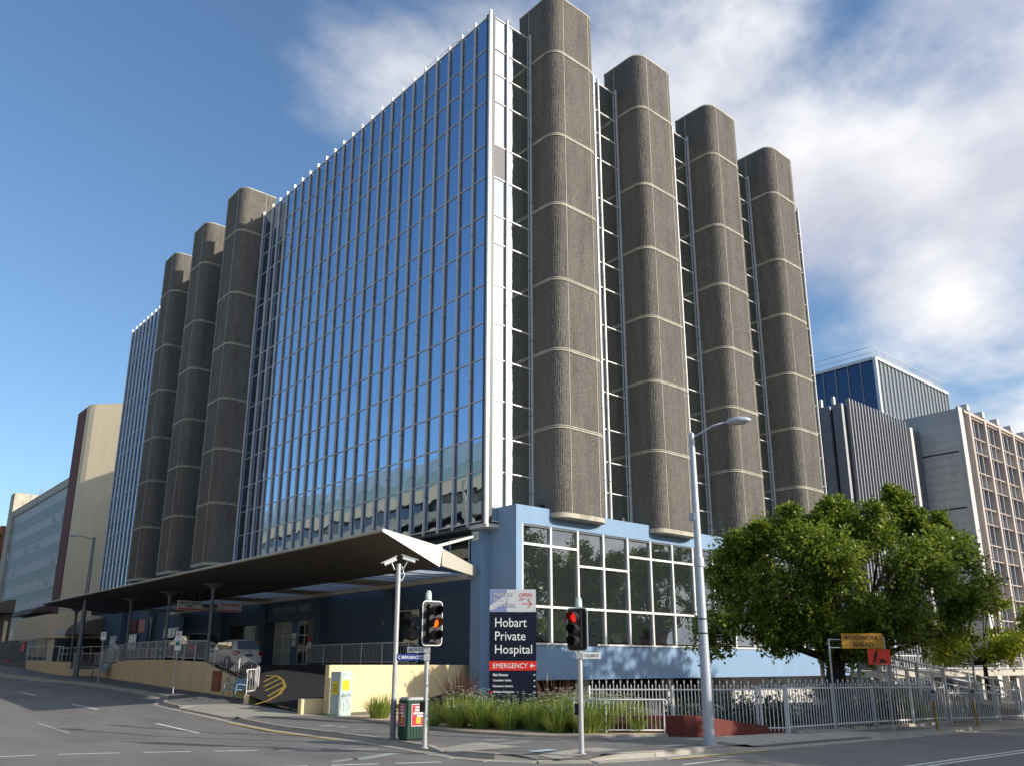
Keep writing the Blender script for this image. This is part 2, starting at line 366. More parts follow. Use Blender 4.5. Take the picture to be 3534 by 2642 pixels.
KERB = [(-11.6, 160), (-11.5, 60), (-11.4, 37), (-10.45, 29.2), (-9.3, 24.5), (-9.1, 16), (-9.25, 12.3), (-10.75, 8.2), (-10.9, 5.8), (-11.02, 0.6), (-11.05, -4), (-11.1, -9.0),
        (-11.28, -11.0), (-11.50, -12.6), (-11.58, -13.5), (-11.40, -14.35), (-10.9, -15.2), (-10.0, -15.9), (-8.4, -16.36), (-6.0, -16.6), (-2, -16.6), (60, -16.6), (130, -16.6)]
def resample(pl, step):
    out = []
    for a, b in zip(pl[:-1], pl[1:]):
        L = math.dist(a, b); n = max(1, int(round(L/step)))
        for i in range(n): t = i/n; out.append((a[0]+(b[0]-a[0])*t, a[1]+(b[1]-a[1])*t))
    out.append(pl[-1]); return out
KP = [p for p in KERB]
# pavement rows: y rows from the corner kerb to the far end
def xk(y):
    for a, b in zip(KERB[:-1], KERB[1:]):
        if a[1] >= y >= b[1] and a[1] > b[1]:
            t = (a[1]-y)/(a[1]-b[1]); return a[0]+(b[0]-a[0])*t
    return -2.0
def low(x, y):
    if 0.4 < y < 6.0 and x < -9: return 0.035
    if math.dist((x, y), (-11.5, -12.6)) < 0.8 or math.dist((x, y), (-10.45, -15.55)) < 0.75: return 0.05
    if -16.75 < y < -16.3 and -5.2 < x < 1.6: return 0.05
    return 0.14
KD = resample(KERB[2:-3]+[(4.0, -16.6)], 0.35)+[(8, -16.6), (14, -16.6), (24, -16.6), (40, -16.6), (60, -16.6)]
def pz(x, y):
    if x > 3 and y > -15: return gz(x, y)+0.13
    d, k = min((math.dist((x, y), k), k) for k in KD)
    h = min(low(*k), 0.13)
    return gz(x, y)+0.13-(0.13-h)*max(0.0, 1-d/1.1)
rows = sorted(set([p[1] for p in KERB if p[1] > -16.6] + list(np.arange(-16.4, -2.9, 0.4).round(2)) + [-3.0] + [i*0.5 for i in range(-5, 15)]+list(range(8, 60, 2)) + [60, 100, 160]))
rows = [-16.6]+[r for r in rows if r > -16.58]
pm = MB()
for ya, yb in zip(rows[:-1], rows[1:]):
    xa = xk(ya) if ya > -16.59 else -6.0; xb = xk(yb)
    xr = 130 if yb <= 0.01 else 3.0
    bps = sorted([xa+0.4, xa+0.8, xa+1.2, -6.0, -5.6, -5.2, -4.8, 1.2, 1.6, 2.0, 8, 20, 40, 84, 130]) if xr > 100 else sorted([xa+0.4, xa+0.8, xa+1.2, -6.0, 3.0])
    ca = [xa]+[x for x in bps if x > max(xa, xb)+0.01]; cb = [xb]+[x for x in bps if x > max(xa, xb)+0.01]
    for i in range(len(ca)-1):
        def P(x, y): return (x, y, pz(x, y))
        pm.quad(P(ca[i], ya), P(ca[i+1], ya), P(cb[i+1], yb), P(cb[i], yb))
pave = pm.build('pavement', footway, recalc=False); tag(pave, kind='structure')
# kerb stones
kp = resample(KERB[1:-1], 2.0)
for a, b in zip(kp[:-1], kp[1:]):
    a = Vector((a[0], a[1], 0)); b = Vector((b[0], b[1], 0)); d = (b-a).normalized(); nrm = Vector((-d.y, d.x, 0))   # points to the pavement
    L = (b-a).length; sub = max(1, int(L/0.7)); mb = MB(); g = 0.006
    prof = lambda h: [(-0.36, -0.05), (-0.36, 0.012), (-0.035, 0.018), (0.0, h-0.03), (0.03, h), (0.16, h+0.002), (0.16, -0.05)]
    secs = []
    for i in range(sub+1):
        t = g/L+(1-2*g/L)*i/sub; p = a+(b-a)*t; h = low(p.x, p.y)
        secs.append([(p+nrm*u).to_tuple()[:2]+(gz(p.x, p.y)+w,) for u, w in prof(h)])
    k = len(secs[0]); mb.v = [q for s_ in secs for q in s_]
    mb.f = [(i*k+j, i*k+(j+1) % k, (i+1)*k+(j+1) % k, (i+1)*k+j) for i in range(sub) for j in range(k)]+[tuple(range(k)), tuple(range(sub*k+k-1, sub*k-1, -1))]
    mb.m = [0]*len(mb.f)
    mb.build('kerb_stone', kerbmat, pave)
# concrete crossings over the footpath
def patch(name, pts_fn, nu, nv, off, mat, parent):
    mb = MB()
    for j in range(nv+1):
        for i in range(nu+1):
            x, y = pts_fn(i/nu, j/nv); mb.v.append((x, y, pz(x, y)-0.13+off if not callable(off) else off(x, y)))
    mb.f = [(j*(nu+1)+i, j*(nu+1)+i+1, (j+1)*(nu+1)+i+1, (j+1)*(nu+1)+i) for j in range(nv) for i in range(nu)]; mb.m = [0]*len(mb.f)
    return mb.build(name, mat, parent, recalc=False)
patch('driveway_crossover', lambda u, v: (-10.86+(u*2.8), -0.4+v*6.4+(1-u)*0.3), 14, 26, 0.138, pavcon, pave)
patch('driveway_crossover', lambda u, v: (-5.4+u*7.2+(1-v)*0.5, -16.43+v*1.75), 24, 10, 0.138, pavcon, pave)
patch('kerb_ramp_slab', lambda u, v: (-11.4+u*1.5, -13.55+v*1.5), 3, 3, 0.137, pavcon, pave)
patch('kerb_ramp_slab', lambda u, v: (-10.6+u*1.9, -15.6+v*0.75), 3, 3, 0.1375, pavcon, pave)
pit = M('pit_lid', (0.24, 0.235, 0.24), 0.7, var=0.15, scale=6)
for x, y, w, h in ((-9.55, -12.0, 0.75, 0.5), (-9.8, -12.9, 1.0, 0.45), (-8.2, -13.3, 0.9, 0.4), (-10.3, -6.6, 0.7, 0.35), (-7.3, -15.9, 0.8, 0.35), (-6.9, -13.9, 1.1, 0.5)):
    patch('pit_lid', lambda u, v: (x+u*w, y+v*h), 1, 1, 0.136, pit, pave)
for x, y, w, h in ((-10.15, -4.4, 0.5, 0.25), (-9.95, -5.1, 0.3, 0.2), (-10.5, -14.7, 0.7, 0.28)):
    patch('paint_mark', lambda u, v: (x+u*w, y+v*h), 1, 1, 0.1385, blue_chalk, pave)
# painted lines
def strip(name, p0, p1, w, mat, parent=road, off=0.006):
    p0 = Vector((*p0, 0)); p1 = Vector((*p1, 0)); d = (p1-p0).normalized(); n = Vector((-d.y, d.x, 0))*w/2
    k = max(1, int((p1-p0).length/3)); mb = MB()
    for i in range(k+1):
        p = p0+(p1-p0)*(i/k)
        for q in (p-n, p+n): mb.v.append((q.x, q.y, gz(q.x, q.y)+off))
    mb.f = [(2*i, 2*i+2, 2*i+3, 2*i+1) for i in range(k)]; mb.m = [0]*k
    return mb.build(name, mat, parent, recalc=False)
for a, b in (((-20.6, -6.2), (-18.67, -6.66)), ((-18.23, -6.80), (-17.05, -7.36)), ((-16.60, -7.62), (-15.68, -8.16)), ((-15.23, -8.43), (-14.35, -8.98)), ((-13.94, -9.25), (-13.1, -9.82)), ((-12.72, -10.04), (-11.97, -10.55)),
             ((-17.5, -11.4), (-16.5, -11.9)), ((-15.9, -12.2), (-14.97, -12.68)), ((-14.55, -12.89), (-13.68, -13.32)), ((-13.37, -13.47), (-12.48, -13.9))):
    strip('crossing_dash', a, b, 0.11, white_line)
for a, b in (((-13.92, 19.1), (-13.8, 16.2)), ((-13.75, 10.1), (-13.58, 7.1)), ((-13.52, 0.7), (-13.42, -2.8)), ((-14.0, 28), (-13.95, 25))): strip('lane_dash', a, b, 0.11, white_line)
strip('lane_dash', (-16.65, 2.5), (-16.61, -1.2), 0.11, worn_line)
strip('edge_line', (-11.46, -0.3), (-11.5, -7.6), 0.09, yellow_line, off=0.016)
strip('edge_line', (-8.4, -16.86), (-5.0, -17.07), 0.09, yellow_line, off=0.016)
strip('centre_line', (-6.5, -20.75), (90, -20.75), 0.1, white_line); strip('centre_line', (-6.5, -21.0), (90, -21.0), 0.1, white_line)
strip('lane_dash', (-9.0, -17.6), (-7.6, -17.65), 0.09, white_line)
paint = M('faded_white_paint', (0.30, 0.33, 0.32), 0.8, var=0.3, scale=5)
strip('worn_arrow', (-13.6, -12.3), (-12.2, -11.7), 0.35, paint); strip('worn_arrow', (-14.2, -12.35), (-13.5, -12.1), 0.25, paint)
bx('drain_opening', (-11.13, -10.6, 0.02), (-11.02, -9.2, 0.112), black, pave)

# ------------------------------------------------------------------ hospital
HOSP = empty('hospital_building', (0, 0, 0.1), 0, 'tall hospital block of blue mirror glass between ribbed concrete pillars on a blue podium', 'building')
ROWS = [8.40, 10.78, 12.45, 14.28, 16.37, 18.23, 20.29, 22.60, 24.17, 26.35, 28.30, 30.95, 32.68, 34.27, 36.28]
core = MB()
core.box((0.42, 0.42, 8.30), (31.0, 59.9, 36.20)); core.box((0.42, 0.42, 36.2), (31.0, 0.9, 36.32)); core.box((0.42, 0.42, 36.2), (0.9, 59.9, 36.32))
core.build('tower_core', interior, HOSP)
bx('roof_slab', (0.92, 0.92, 36.22), (30.9, 59.8, 36.27), greycon, HOSP)
bx('lift_overrun', (14, 20, 36.27), (26, 34, 39.2), greycon, HOSP)
# roof rail near the corner
rr = MB()
for z in (37.0, 37.55):
    rr.tube([(1.4, 3.6, z), (0.95, 3.8, z), (0.8, 4.4, z), (0.8, 7.2, z), (0.95, 7.7, z), (1.4, 7.9, z)], 0.022, 6)
for y in (4.3, 7.3): rr.cyl((0.8, y, 36.25), (0.8, y, 37.55), 0.02, n=6)
rr.build('roof_rail', alu, HOSP)
rng = random.Random(3)
def fin_mesh(name, seed):
    r = random.Random(seed); mb = MB()
    mb.box((-0.02, -0.042, 0), (0.09, 0.042, 28.25), 0)             # outer fin (points to -X)
    mb.box((0.09, -0.055, 0.05), (0.25, 0.055, 28.15), 1)
    mb.box((-0.03, -0.05, 28.25), (0.14, 0.05, 28.31), 2)
    z = r.uniform(1.5, 3.5)
    while z < 27.5:
        mb.box((-0.024, -0.046, z), (0.10, 0.046, z+0.03), 1); z += 3.95
    return mb.mesh(name, [alu, alu_dark, alu_white], (0, 0, 0))
FINS = [fin_mesh('mullion', i) for i in range(4)]
pane_unit = MB().box((0, -0.5, 0), (0.02, 0.5, 1)).mesh('pane', mirror)            # faces -X
pane_unit2 = MB().box((0, -0.5, 0), (0.02, 0.5, 1)).mesh('pane', clearmirror)
panes_joined = MB(); NP = [0]
def wall_face(y_edges, axis, individual, parent, skip_row0=False):
    """glass between successive edges. axis 'x': face looks to -X and runs along y; axis 'y': looks to -Y, runs along x"""
    for k in range(len(y_edges)-1):
        a, b = y_edges[k], y_edges[k+1]
        for i in range(len(ROWS)-1):
            z0, z1 = ROWS[i]+0.03, ROWS[i+1]-0.03; w = (b-a)-0.10; c = (a+b)/2
            ind = individual and NP[0] < 296
            if ind:
                rz = rng.gauss(0, 0.0022); NP[0] += 1
                if axis == 'x': o = place('pane', pane_unit, parent, (0.12, c, z0), rz, (1, w, z1-z0))
                else: o = place('pane', pane_unit2, parent, (c, 0.12, z0), math.pi/2+rz, (1, w, z1-z0))
                o.rotation_euler[1] = rng.gauss(0, 0.0016)
            else:
                if axis == 'x': panes_joined.box((0.12, c-w/2, z0), (0.14, c+w/2, z1), 0)
                else: panes_joined.box((c-w/2, 0.12, z0), (c+w/2, 0.14, z1), 1)
def transoms(a, b, axis, parent, name='transom'):
    for z in ROWS:
        h = 0.05
        if axis == 'x': bx(name, (0.075, a, z-h/2), (0.2, b, z+h/2), alu, parent)
        else: bx(name, (a, 0.075, z-h/2), (b, 0.2, z+h/2), alu_white, parent)
A_ED = [0.16]+[0.18+1.2*k for k in range(1, 23)]+[28.18]
cw = bx('curtain_wall', (0.20, 0.20, 8.32), (0.40, 28.2, 36.24), interior, HOSP)
cw['label'] = 'long street face of blue mirror glass with grey fins'
cw2 = bx('curtain_wall', (0.42, 0.20, 8.32), (31.3, 0.40, 36.24), interior, HOSP)
C_ED = [0.10, 1.24, 3.0]
wall_face([0.16]+[0.18+1.2*k for k in range(1, 18)], 'x', True, cw)
wall_face(C_ED, 'y', True, cw2)
wall_face([0.18+1.2*k for k in range(17, 23)]+[28.18], 'x', True, cw)
for k, y in enumerate(A_ED[1:]): place('mullion', FINS[k % 4], cw, (0, y, 8.2))
transoms(0.2, 28.2, 'x', cw)
# corner fins
cf = MB()
for m_, (a, b) in ((0, ((-0.03, 0.0), (0.07, 0.12))), (0, ((0.0, -0.03), (0.12, 0.07)))): cf.box((*a, 8.2), (*b, 36.5), m_)
cf.box((0.05, 0.05, 8.25), (0.4, 0.4, 36.4), 1)
cf.build('corner_post', [alu_white, alu_dark], HOSP)
for k, x in enumerate((1.24, 2.96)): place('mullion', FINS[k], cw2, (x, 0, 8.2), math.pi/2)
gaps = []
for i in range(4):
    x0 = 3.0+7.2*i+3.4
    ed = [x0, x0+1.7, x0+2.12, x0+3.8] if i < 3 else [x0, x0+1.7, x0+3.35]
    wall_face(ed, 'y', False, cw2)
    for x in (ed[1:-1] + ([ed[-1]-0.06])): place('mullion', FINS[i % 4], cw2, (x, 0, 8.2), math.pi/2)
transoms(0.2, 31.3, 'y', cw2)
# second glass stretch on the street side and the slots between the pillars
cw3 = bx('curtain_wall', (0.20, 28.25, 8.32), (0.40, 60.3, 36.24), interior, HOSP)
cw3['label'] = 'far stretch of mirror glass beyond the three side pillars'
ed3 = [46.2]+[51.9-1.2*k for k in range(4, 0, -1)]+[51.9+1.18*k for k in range(8)]
wall_face(ed3, 'x', False, cw3)
for y in ed3[1:]: place('mullion', FINS[0], cw3, (0, y, 8.2))
for a, b in ((31.8, 35.6), (39.0, 42.8)): wall_face([a, a+1.65, a+2.15, b], 'x', False, cw3)
transoms(28.3, 60.2, 'x', cw3)
pj = panes_joined.build('window_panes', [mirror, clearmirror], cw3, recalc=False); pj['kind'] = 'stuff'
# blocking pane that is dull grey on the narrow bay
bx('dull_panel', (0.14, 0.095, 26.40), (1.18, 0.115, 28.26), M('dull_grey_panel', (0.16, 0.15, 0.16), 0.6, var=0.05), cw2)
# underside trims of the oversailing glass
bx('soffit', (0.05, 0.05, 8.10), (3.0, 1.3, 8.28), greycon, HOSP)
bx('soffit', (0.08, 1.3, 8.12), (1.2, 28.2, 8.29), alu_dark, HOSP)

# ------------------------------------------------------------------ ribbed pillars
PW, PR, PF, PB = 3.4, 0.70, -1.8, 1.0
SEAMS = [8.68, 13.1, 17.05, 20.87, 25.15, 29.3, 34.55, 38.2]
def outline(off=0.0, ribs=True):
    seg = []
    def line(a, b, n_): seg.append((a, b, n_))
    pts = []
    path = []     # (point, normal)
    step = 0.021
    def addline(p, q, nrm):
        L = math.dist(p, q); k = max(1, int(L/step))
        for i in range(k): t = i/k; path.append(((p[0]+(q[0]-p[0])*t, p[1]+(q[1]-p[1])*t), nrm))
    def addarc(c, a0, a1):
        k = int(abs(a1-a0)*PR/step)
        for i in range(k):
            a = a0+(a1-a0)*i/k; path.append(((c[0]+PR*math.cos(a), c[1]+PR*math.sin(a)), (math.cos(a), math.sin(a))))
    addline((0, PB), (0, PF+PR), (-1, 0)); addarc((PR, PF+PR), math.pi, 1.5*math.pi)
    addline((PR, PF), (PW-PR, PF), (0, -1)); addarc((PW-PR, PF+PR), 1.5*math.pi, 2*math.pi)
    addline((PW, PF+PR), (PW, PB), (1, 0)); addline((PW, PB), (0, PB), (0, 1))
    if ribs == 'path': return path
    res = []
    for i, (p, n_) in enumerate(path):
        if not ribs and i % 6: continue
        r = off
        if ribs: r = off+(0.0, 0.024, 0.028, 0.004)[i % 4] + rib_r.uniform(-0.004, 0.004)
        res.append((p[0]+n_[0]*r, p[1]+n_[1]*r))
    return res
rib_r = random.Random(5)
outline_path = lambda: outline(0.0, 'path')
nrm_r = outline_path()
def panel_mesh(h):
    """ribs broken into hammered lumps: every rib crest varies along its height"""
    r = np.random.RandomState(int(h*1000)); n = len(nrm_r); k = max(2, int(h/0.15))
    P = np.array([p for p, _ in nrm_r]); N = np.array([q for _, q in nrm_r]); V = []
    prof = np.array([0.0, 0.026, 0.030, 0.004])[np.arange(n) % 4]; crest = (prof > 0.01).astype(float)
    for j in range(k+1):
        rib = np.repeat(r.uniform(0.15, 1.0, (n+3)//4), 4)[:n]
        off = prof*(0.35+0.65*rib)+crest*r.uniform(-0.006, 0.006, n)
        q = P+N*off[:, None]; V.append(np.column_stack([q, np.full(n, h*j/k+ (r.uniform(-0.03, 0.03) if 0 < j < k else 0))]))
    idx = np.arange(n); nx = (idx+1) % n
    F = np.concatenate([np.column_stack([j*n+idx, j*n+nx, (j+1)*n+nx, (j+1)*n+idx]) for j in range(k)])
    me = bpy.data.meshes.new('panel'); V = np.concatenate(V).astype(np.float32); F = F.astype(np.int32)
    me.vertices.add(len(V)); me.vertices.foreach_set('co', V.ravel()); me.loops.add(F.size); me.loops.foreach_set('vertex_index', F.ravel())
    me.polygons.add(len(F)); me.polygons.foreach_set('loop_start', np.arange(0, F.size, 4, dtype=np.int32)); me.polygons.foreach_set('loop_total', np.full(len(F), 4, dtype=np.int32))
    me.materials.append(aggregate); me.update(); return me
flat = outline(0.045, False); flat2 = outline(0.03, False); inner = outline(-0.02, False)
def ring(poly, z0, z1, mat):
    mb = MB(); mb.prism(poly, z0, z1); return mb.mesh('joint_band', mat)
pan_me = []
for a, b in zip(SEAMS[:-1], SEAMS[1:]):
    lo = 0.22 if a == SEAMS[0] else 0.085
    hi = 0.0 if b == SEAMS[-1] else 0.085
    pan_me.append((a+lo, panel_mesh((b-hi)-(a+lo))))
core_me = MB().prism(inner, SEAMS[0]+0.05, SEAMS[-1]-0.1).mesh('pillar', groove)
trim_me = ring(flat, 0, 0.22, smoothcon)
ring_hi = ring(flat2, 0.03, 0.08, smoothcon); ring_lo = ring(outline(0.05, False), -0.085, -0.015, smoothcon)
cap_me = MB().prism(outline(0.035, False), 0, 0.09).mesh('cap', smoothcon)
seam_me = MB().box((-0.018, -0.018, 0), (0.018, 0.018, SEAMS[-1]-SEAMS[0]-0.3)).mesh('vertical_joint', smoothcon)
def pillar(x, y, rz):
    p = place('pillar', core_me, HOSP, (x, y, 0), rz)
    for z, me in pan_me: place('panel', me, p, (0, 0, z), 0, None, True)
    place('base_trim', trim_me, p, (0, 0, SEAMS[0]), 0, None, True)
    for z in SEAMS[1:-1]:
        place('joint_band', ring_hi, p, (0, 0, z), 0, None, True); place('joint_band', ring_lo, p, (0, 0, z), 0, None, True)
    place('cap', cap_me, p, (0, 0, SEAMS[-1]), 0, None, True)
    for vx, vy in ((PR+0.05, PF-0.02), (PW-PR+0.02, PF-0.02), (-0.02, 0.18), (PW+0.02, 0.18)):
        place('vertical_joint', seam_me, p, (vx, vy, SEAMS[0]+0.25), 0, None, True)
for i in range(4): pillar(3.0+7.2*i, 0, 0)
for i in range(3): pillar(0, 28.35+7.2*i+3.4, -math.pi/2)

# ------------------------------------------------------------------ podium, Collins side
PY = -1.15
bx('podium_band', (0.84, PY, 8.24), (31.3, 0.2, 9.08), blue_wall, HOSP)
bx('podium_wall', (0.84, PY+0.002, 1.35), (31.3, -0.1, 2.86), blue_wall, HOSP)
bx('podium_pier', (0.842, PY+0.004, 2.861), (1.20, 0.2, 8.239), blue_wall, HOSP)
bx('podium_side', (0.846, -0.098, 0.0), (1.6, 2.0, 9.05), blue_wall, HOSP)
ww = bx('window_wall', (1.22, -0.55, 2.9), (31.2, -0.45, 8.24), interior, HOSP)
mxs = [1.23+1.796*k for k in range(17)]
for k, x in enumerate(mxs):
    bx('window_mullion', (x-0.055, PY+0.02, 2.95), (x+0.055, PY+0.20, 8.235), alu_white, ww)
tr_hi = [7.33, 7.33, 6.55, 6.55, 7.3, 7.3, 7.3, 7.3]+[7.3]*10
for k in range(16):
    a, b = mxs[k]+0.056, mxs[k+1]-0.056; zs = [2.97, 4.55, tr_hi[k], 8.2]
    for z in zs[1:3]: bx('window_transom', (a, PY+0.03, z-0.055), (b, PY+0.18, z+0.055), alu_white, ww)
    for z0, z1 in zip(zs[:-1], zs[1:]):
        o = bx('pane', (a+0.01, PY+0.13, z0+0.056), (b-0.01, PY+0.145, z1-0.056), darkglass, ww)
        o.rotation_euler[2] = rng.gauss(0, 0.003)
bx('window_sill', (1.20, PY-0.05, 2.862), (31.2, PY+0.25, 2.955), alu_white, ww)
bx('window_head', (1.22, PY+0.03, 8.14), (31.2, PY+0.2, 8.236), alu_dark, ww)
bx('undercroft_back', (0.9, 3.9, -0.2), (31, 4.1, 1.5), interior, HOSP)
bx('podium_floor', (0.9, -0.09, 1.36), (31, 4.0, 1.6), greycon, HOSP)
for x in (6.5, 13, 20, 27): bx('undercroft_column', (x, 0.4, -0.6), (x+0.5, 0.9, 1.359), greycon, HOSP)
fl = MB(); fl.box((2.72, -0.75, 9.08), (2.95, -0.55, 9.33), 0); fl.box((8.3, -0.9, 9.08), (8.52, -0.7, 9.32), 0)
fl.build('floodlight', black, HOSP)

# ------------------------------------------------------------------ podium, Argyle side (under the canopy)
WX = 0.9
bx('street_wall', (WX, 2.001, 0.5), (1.6, 60, 8.1), blue_wall_shade, HOSP)
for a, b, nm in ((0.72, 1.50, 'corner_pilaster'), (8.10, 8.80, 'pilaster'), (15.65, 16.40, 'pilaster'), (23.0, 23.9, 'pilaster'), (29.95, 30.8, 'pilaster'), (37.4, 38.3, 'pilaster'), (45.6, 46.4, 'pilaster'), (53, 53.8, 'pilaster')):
    bx(nm, (0.35, a, 0.4), (0.899, b, 8.09), blue_wall if nm[0] == 'c' else blue_wall_shade, HOSP)
for k, y in enumerate((16.55, 30.95, 45.5)):
    dp = MB(); dp.cyl((0.55, y, 2.0), (0.55, y, 5.0), 0.05, n=10); dp.cyl((0.55, y, 5.0), (0.55, y, 5.75), 0.05, 0.12, n=10); dp.box((0.45, y-0.12, 5.6), (0.65, y+0.12, 6.0))
    dp.build('downpipe', M('downpipe_beige', (0.42, 0.36, 0.27), 0.6) if k == 0 else MATS['downpipe_beige'], HOSP, smooth=False)
def opening(name, y0, y1, z0, z1, nv, hz, framemat=alu, glassmat=darkglass, blind=False):
    o = bx(name, (0.78, y0, z0), (0.897, y1, z1), interior, HOSP)
    w = (y1-y0)/nv
    for k in range(nv+1): bx('frame_bar', (0.72, y0+k*w-0.035, z0), (0.779, y0+k*w+0.035, z1), framemat, o)
    zz = [z0]+hz+[z1]
    for z in zz: bx('frame_bar', (0.725, y0+0.036, z-0.03), (0.778, y1-0.036, z+0.03), framemat, o)
    for k in range(nv):
        for a, b in zip(zz[:-1], zz[1:]): bx('pane', (0.745, y0+k*w+0.036, a+0.031), (0.765, y0+(k+1)*w-0.036, b-0.031), glassmat, o)
    return o
frost = M('frosted_glass', (0.30, 0.35, 0.33), 0.35, var=0.1, scale=1.5)
opening('entrance_door', 19.9, 22.2, 2.02, 4.60, 2, [2.9, 3.75], glassmat=frost)
bx('door_panel', (0.70, 19.05, 2.02), (0.897, 19.88, 4.60), M('door_blue', (0.07, 0.14, 0.26), 0.6), HOSP)
opening('entrance_door', 17.35, 19.0, 2.02, 4.60, 2, [2.9, 3.75])
bx('entrance_beam', (0.50, 16.42, 4.62), (0.899, 22.99, 6.0), blue_wall_shade, HOSP)
stone = M('grey_stone_cladding', (0.15, 0.15, 0.16), 0.7, var=0.1)
bx('stone_pier', (0.46, 16.42, 1.95), (0.899, 17.30, 4.619), stone, HOSP); bx('stone_pier', (0.46, 23.91, 1.95), (0.899, 24.6, 4.5), stone, HOSP)
opening('side_door', 24.7, 26.9, 2.02, 4.5, 2, [3.0], glassmat=frost)
bx('recess', (0.86, 27.0, 2.02), (0.899, 29.6, 4.6), interior, HOSP)
opening('window', 39.1, 42.7, 4.12, 4.85, 4, [], glassmat=palewin)
opening('window', 6.2, 8.05, 2.1, 4.68, 1, [2.98]); opening('window', 2.15, 3.65, 6.6, 7.95, 1, [])
opening('window', 49.5, 52, 3.3, 4.6, 3, [], glassmat=palewin); opening('window', 54, 57, 2.6, 4.6, 3, [], glassmat=palewin)
bx('poster_panel', (0.80, 47.0, 4.75), (0.896, 49.4, 5.85), M('poster_orange', (0.42, 0.12, 0.06), 0.5, var=0.2, scale=3), HOSP)
bx('poster_panel', (0.801, 50.0, 4.8), (0.895, 52.2, 5.85), maroon, HOSP)
UY = Vector((0, -1, 0)); NX = Vector((-1, 0, 0))
text('wall_lettering', 'Hobart Private Hospita', HOSP, (0.50, 22.2, 4.98), UY, NX, txtgrey, width=5.0, height=0.72)
for y, z, w, h, m_ in ((23.6, 3.3, 0.35, 0.28, signred), (23.62, 2.95, 0.33, 0.3, white), (16.75, 3.35, 0.42, 0.28, signred), (16.77, 2.95, 0.38, 0.36, white), (19.2, 3.55, 0.55, 0.35, white), (19.2, 3.1, 0.52, 0.38, white)):
    bx('notice', (0.33, y, z), (0.345, y+w, z+h), m_, HOSP) if y > 23 else bx('notice', (0.44 if y < 18 else 0.685, y, z), (0.455 if y < 18 else 0.698, y+w, z+h), m_, HOSP)
wl = MB()
wl.cyl((0.9, 9.4, 4.1), (0.78, 9.4, 4.1), 0.16, 0.15, n=14); wl.cyl((0.78, 9.4, 4.12), (0.62, 9.4, 4.05), 0.13, 0.05, n=14); wl.build('wall_lamp', galv, HOSP)
bx('door_sign', (0.885, 9.25, 3.25), (0.898, 9.5, 3.75), M('pale_sign', (0.35, 0.33, 0.33), 0.6), HOSP)
# ------------------------------------------------------------------ entrance canopy
CAN = empty('entrance_canopy', (-6.8, 14, 2.2), 0, 'long wedge shaped metal canopy with pale end face over the hospital entrance', 'canopy')
def yend(x): return 1.1+0.7166*(x-0.35)
sec_top = [(-9.0, 6.33), (-8.93, 6.39), (-3.74, 6.62)]
sec_bot = [(-4.0, 5.78), (-8.93, 6.28)]
poly = sec_top+sec_bot
mb = MB(); n = len(poly); YE = 40.5
mb.v = [(x, yend(x), z) for x, z in poly]+[(x, YE, z) for x, z in poly]
mb.f = [(i, n+i, n+(i+1) % n, (i+1) % n) for i in range(n)]; mb.m = [0, 2, 3, 1, 0]
mb.f += [tuple(range(n)), tuple(range(2*n-1, n-1, -1))]; mb.m += [3, 0]
mb.build('roof_wing', [canopy_m, canopy_u, canopy_m, canopy_w], CAN, recalc=True)
# soffit sheet joints
for k in range(24):
    y = -1.0+1.9*k
    q = MB(); y2 = y
    a = (-8.9, y, 6.272); b = (-4.1, y, 5.785)
    if y < yend(-4.0)+0.1: continue
    q.obox(a, (Vector(b)-Vector(a)).normalized(), Vector((0, 1, 0)), Vector((0, 0, 1)), (0.05, -0.012, -0.004), (4.75, 0.012, 0.02))
    q.build('soffit_joint', groove, CAN)
# inner glazed strip, its beams and the gutter along the wall
ib = MB()
x0, x1 = -3.75, 0.34
ib.v = [(x0, yend(x0), 5.86), (x1, yend(x1), 5.93), (x1, yend(x1), 6.36), (x0, yend(x0), 6.56)]+[(x0, yend(x0)+0.14, 5.86), (x1, yend(x1)+0.14, 5.93), (x1, yend(x1)+0.14, 6.36), (x0, yend(x0)+0.14, 6.56)]
ib.f = [(0, 1, 2, 3), (7, 6, 5, 4), (0, 4, 5, 1), (1, 5, 6, 2), (2, 6, 7, 3), (3, 7, 4, 0)]; ib.m = [0]*6
ib.build('end_beam', canopy_m, CAN)
bx('gutter_beam', (0.02, 1.35, 5.82), (0.34, 40.4, 6.06), canopy_m, CAN)
skyl = M('skylight_sheet', (0.50, 0.54, 0.58), 0.4, var=0.08, scale=0.8)
sk = skyl.node_tree; tb = sk.nodes.new('ShaderNodeBsdfTranslucent'); tb.inputs[0].default_value = (0.75, 0.8, 0.85, 1); mxs_ = sk.nodes.new('ShaderNodeMixShader'); mxs_.inputs[0].default_value = 0.85
ob = [n_ for n_ in sk.nodes if n_.type == 'OUTPUT_MATERIAL'][0]
lk(sk, sk.nodes['Principled BSDF'].outputs[0], mxs_.inputs[1]); lk(sk, tb.outputs[0], mxs_.inputs[2]); lk(sk, mxs_.outputs[0], ob.inputs[0])
y = 1.7; k = 0
while y < 38:
    a = 1.0
    bx('skylight_pane', (-3.7, y, 6.07), (0.01, y+0.86, 6.09), skyl, CAN)
    bx('rafter', (-3.74, y+0.87, 6.03), (0.01, y+0.97, 6.16), canopy_m, CAN)
    y += 1.0; k += 1
    if k % 5 == 0:
        bx('solid_bay', (-3.74, y, 6.0), (0.01, y+2.3, 6.15), canopy_m, CAN); y += 2.35
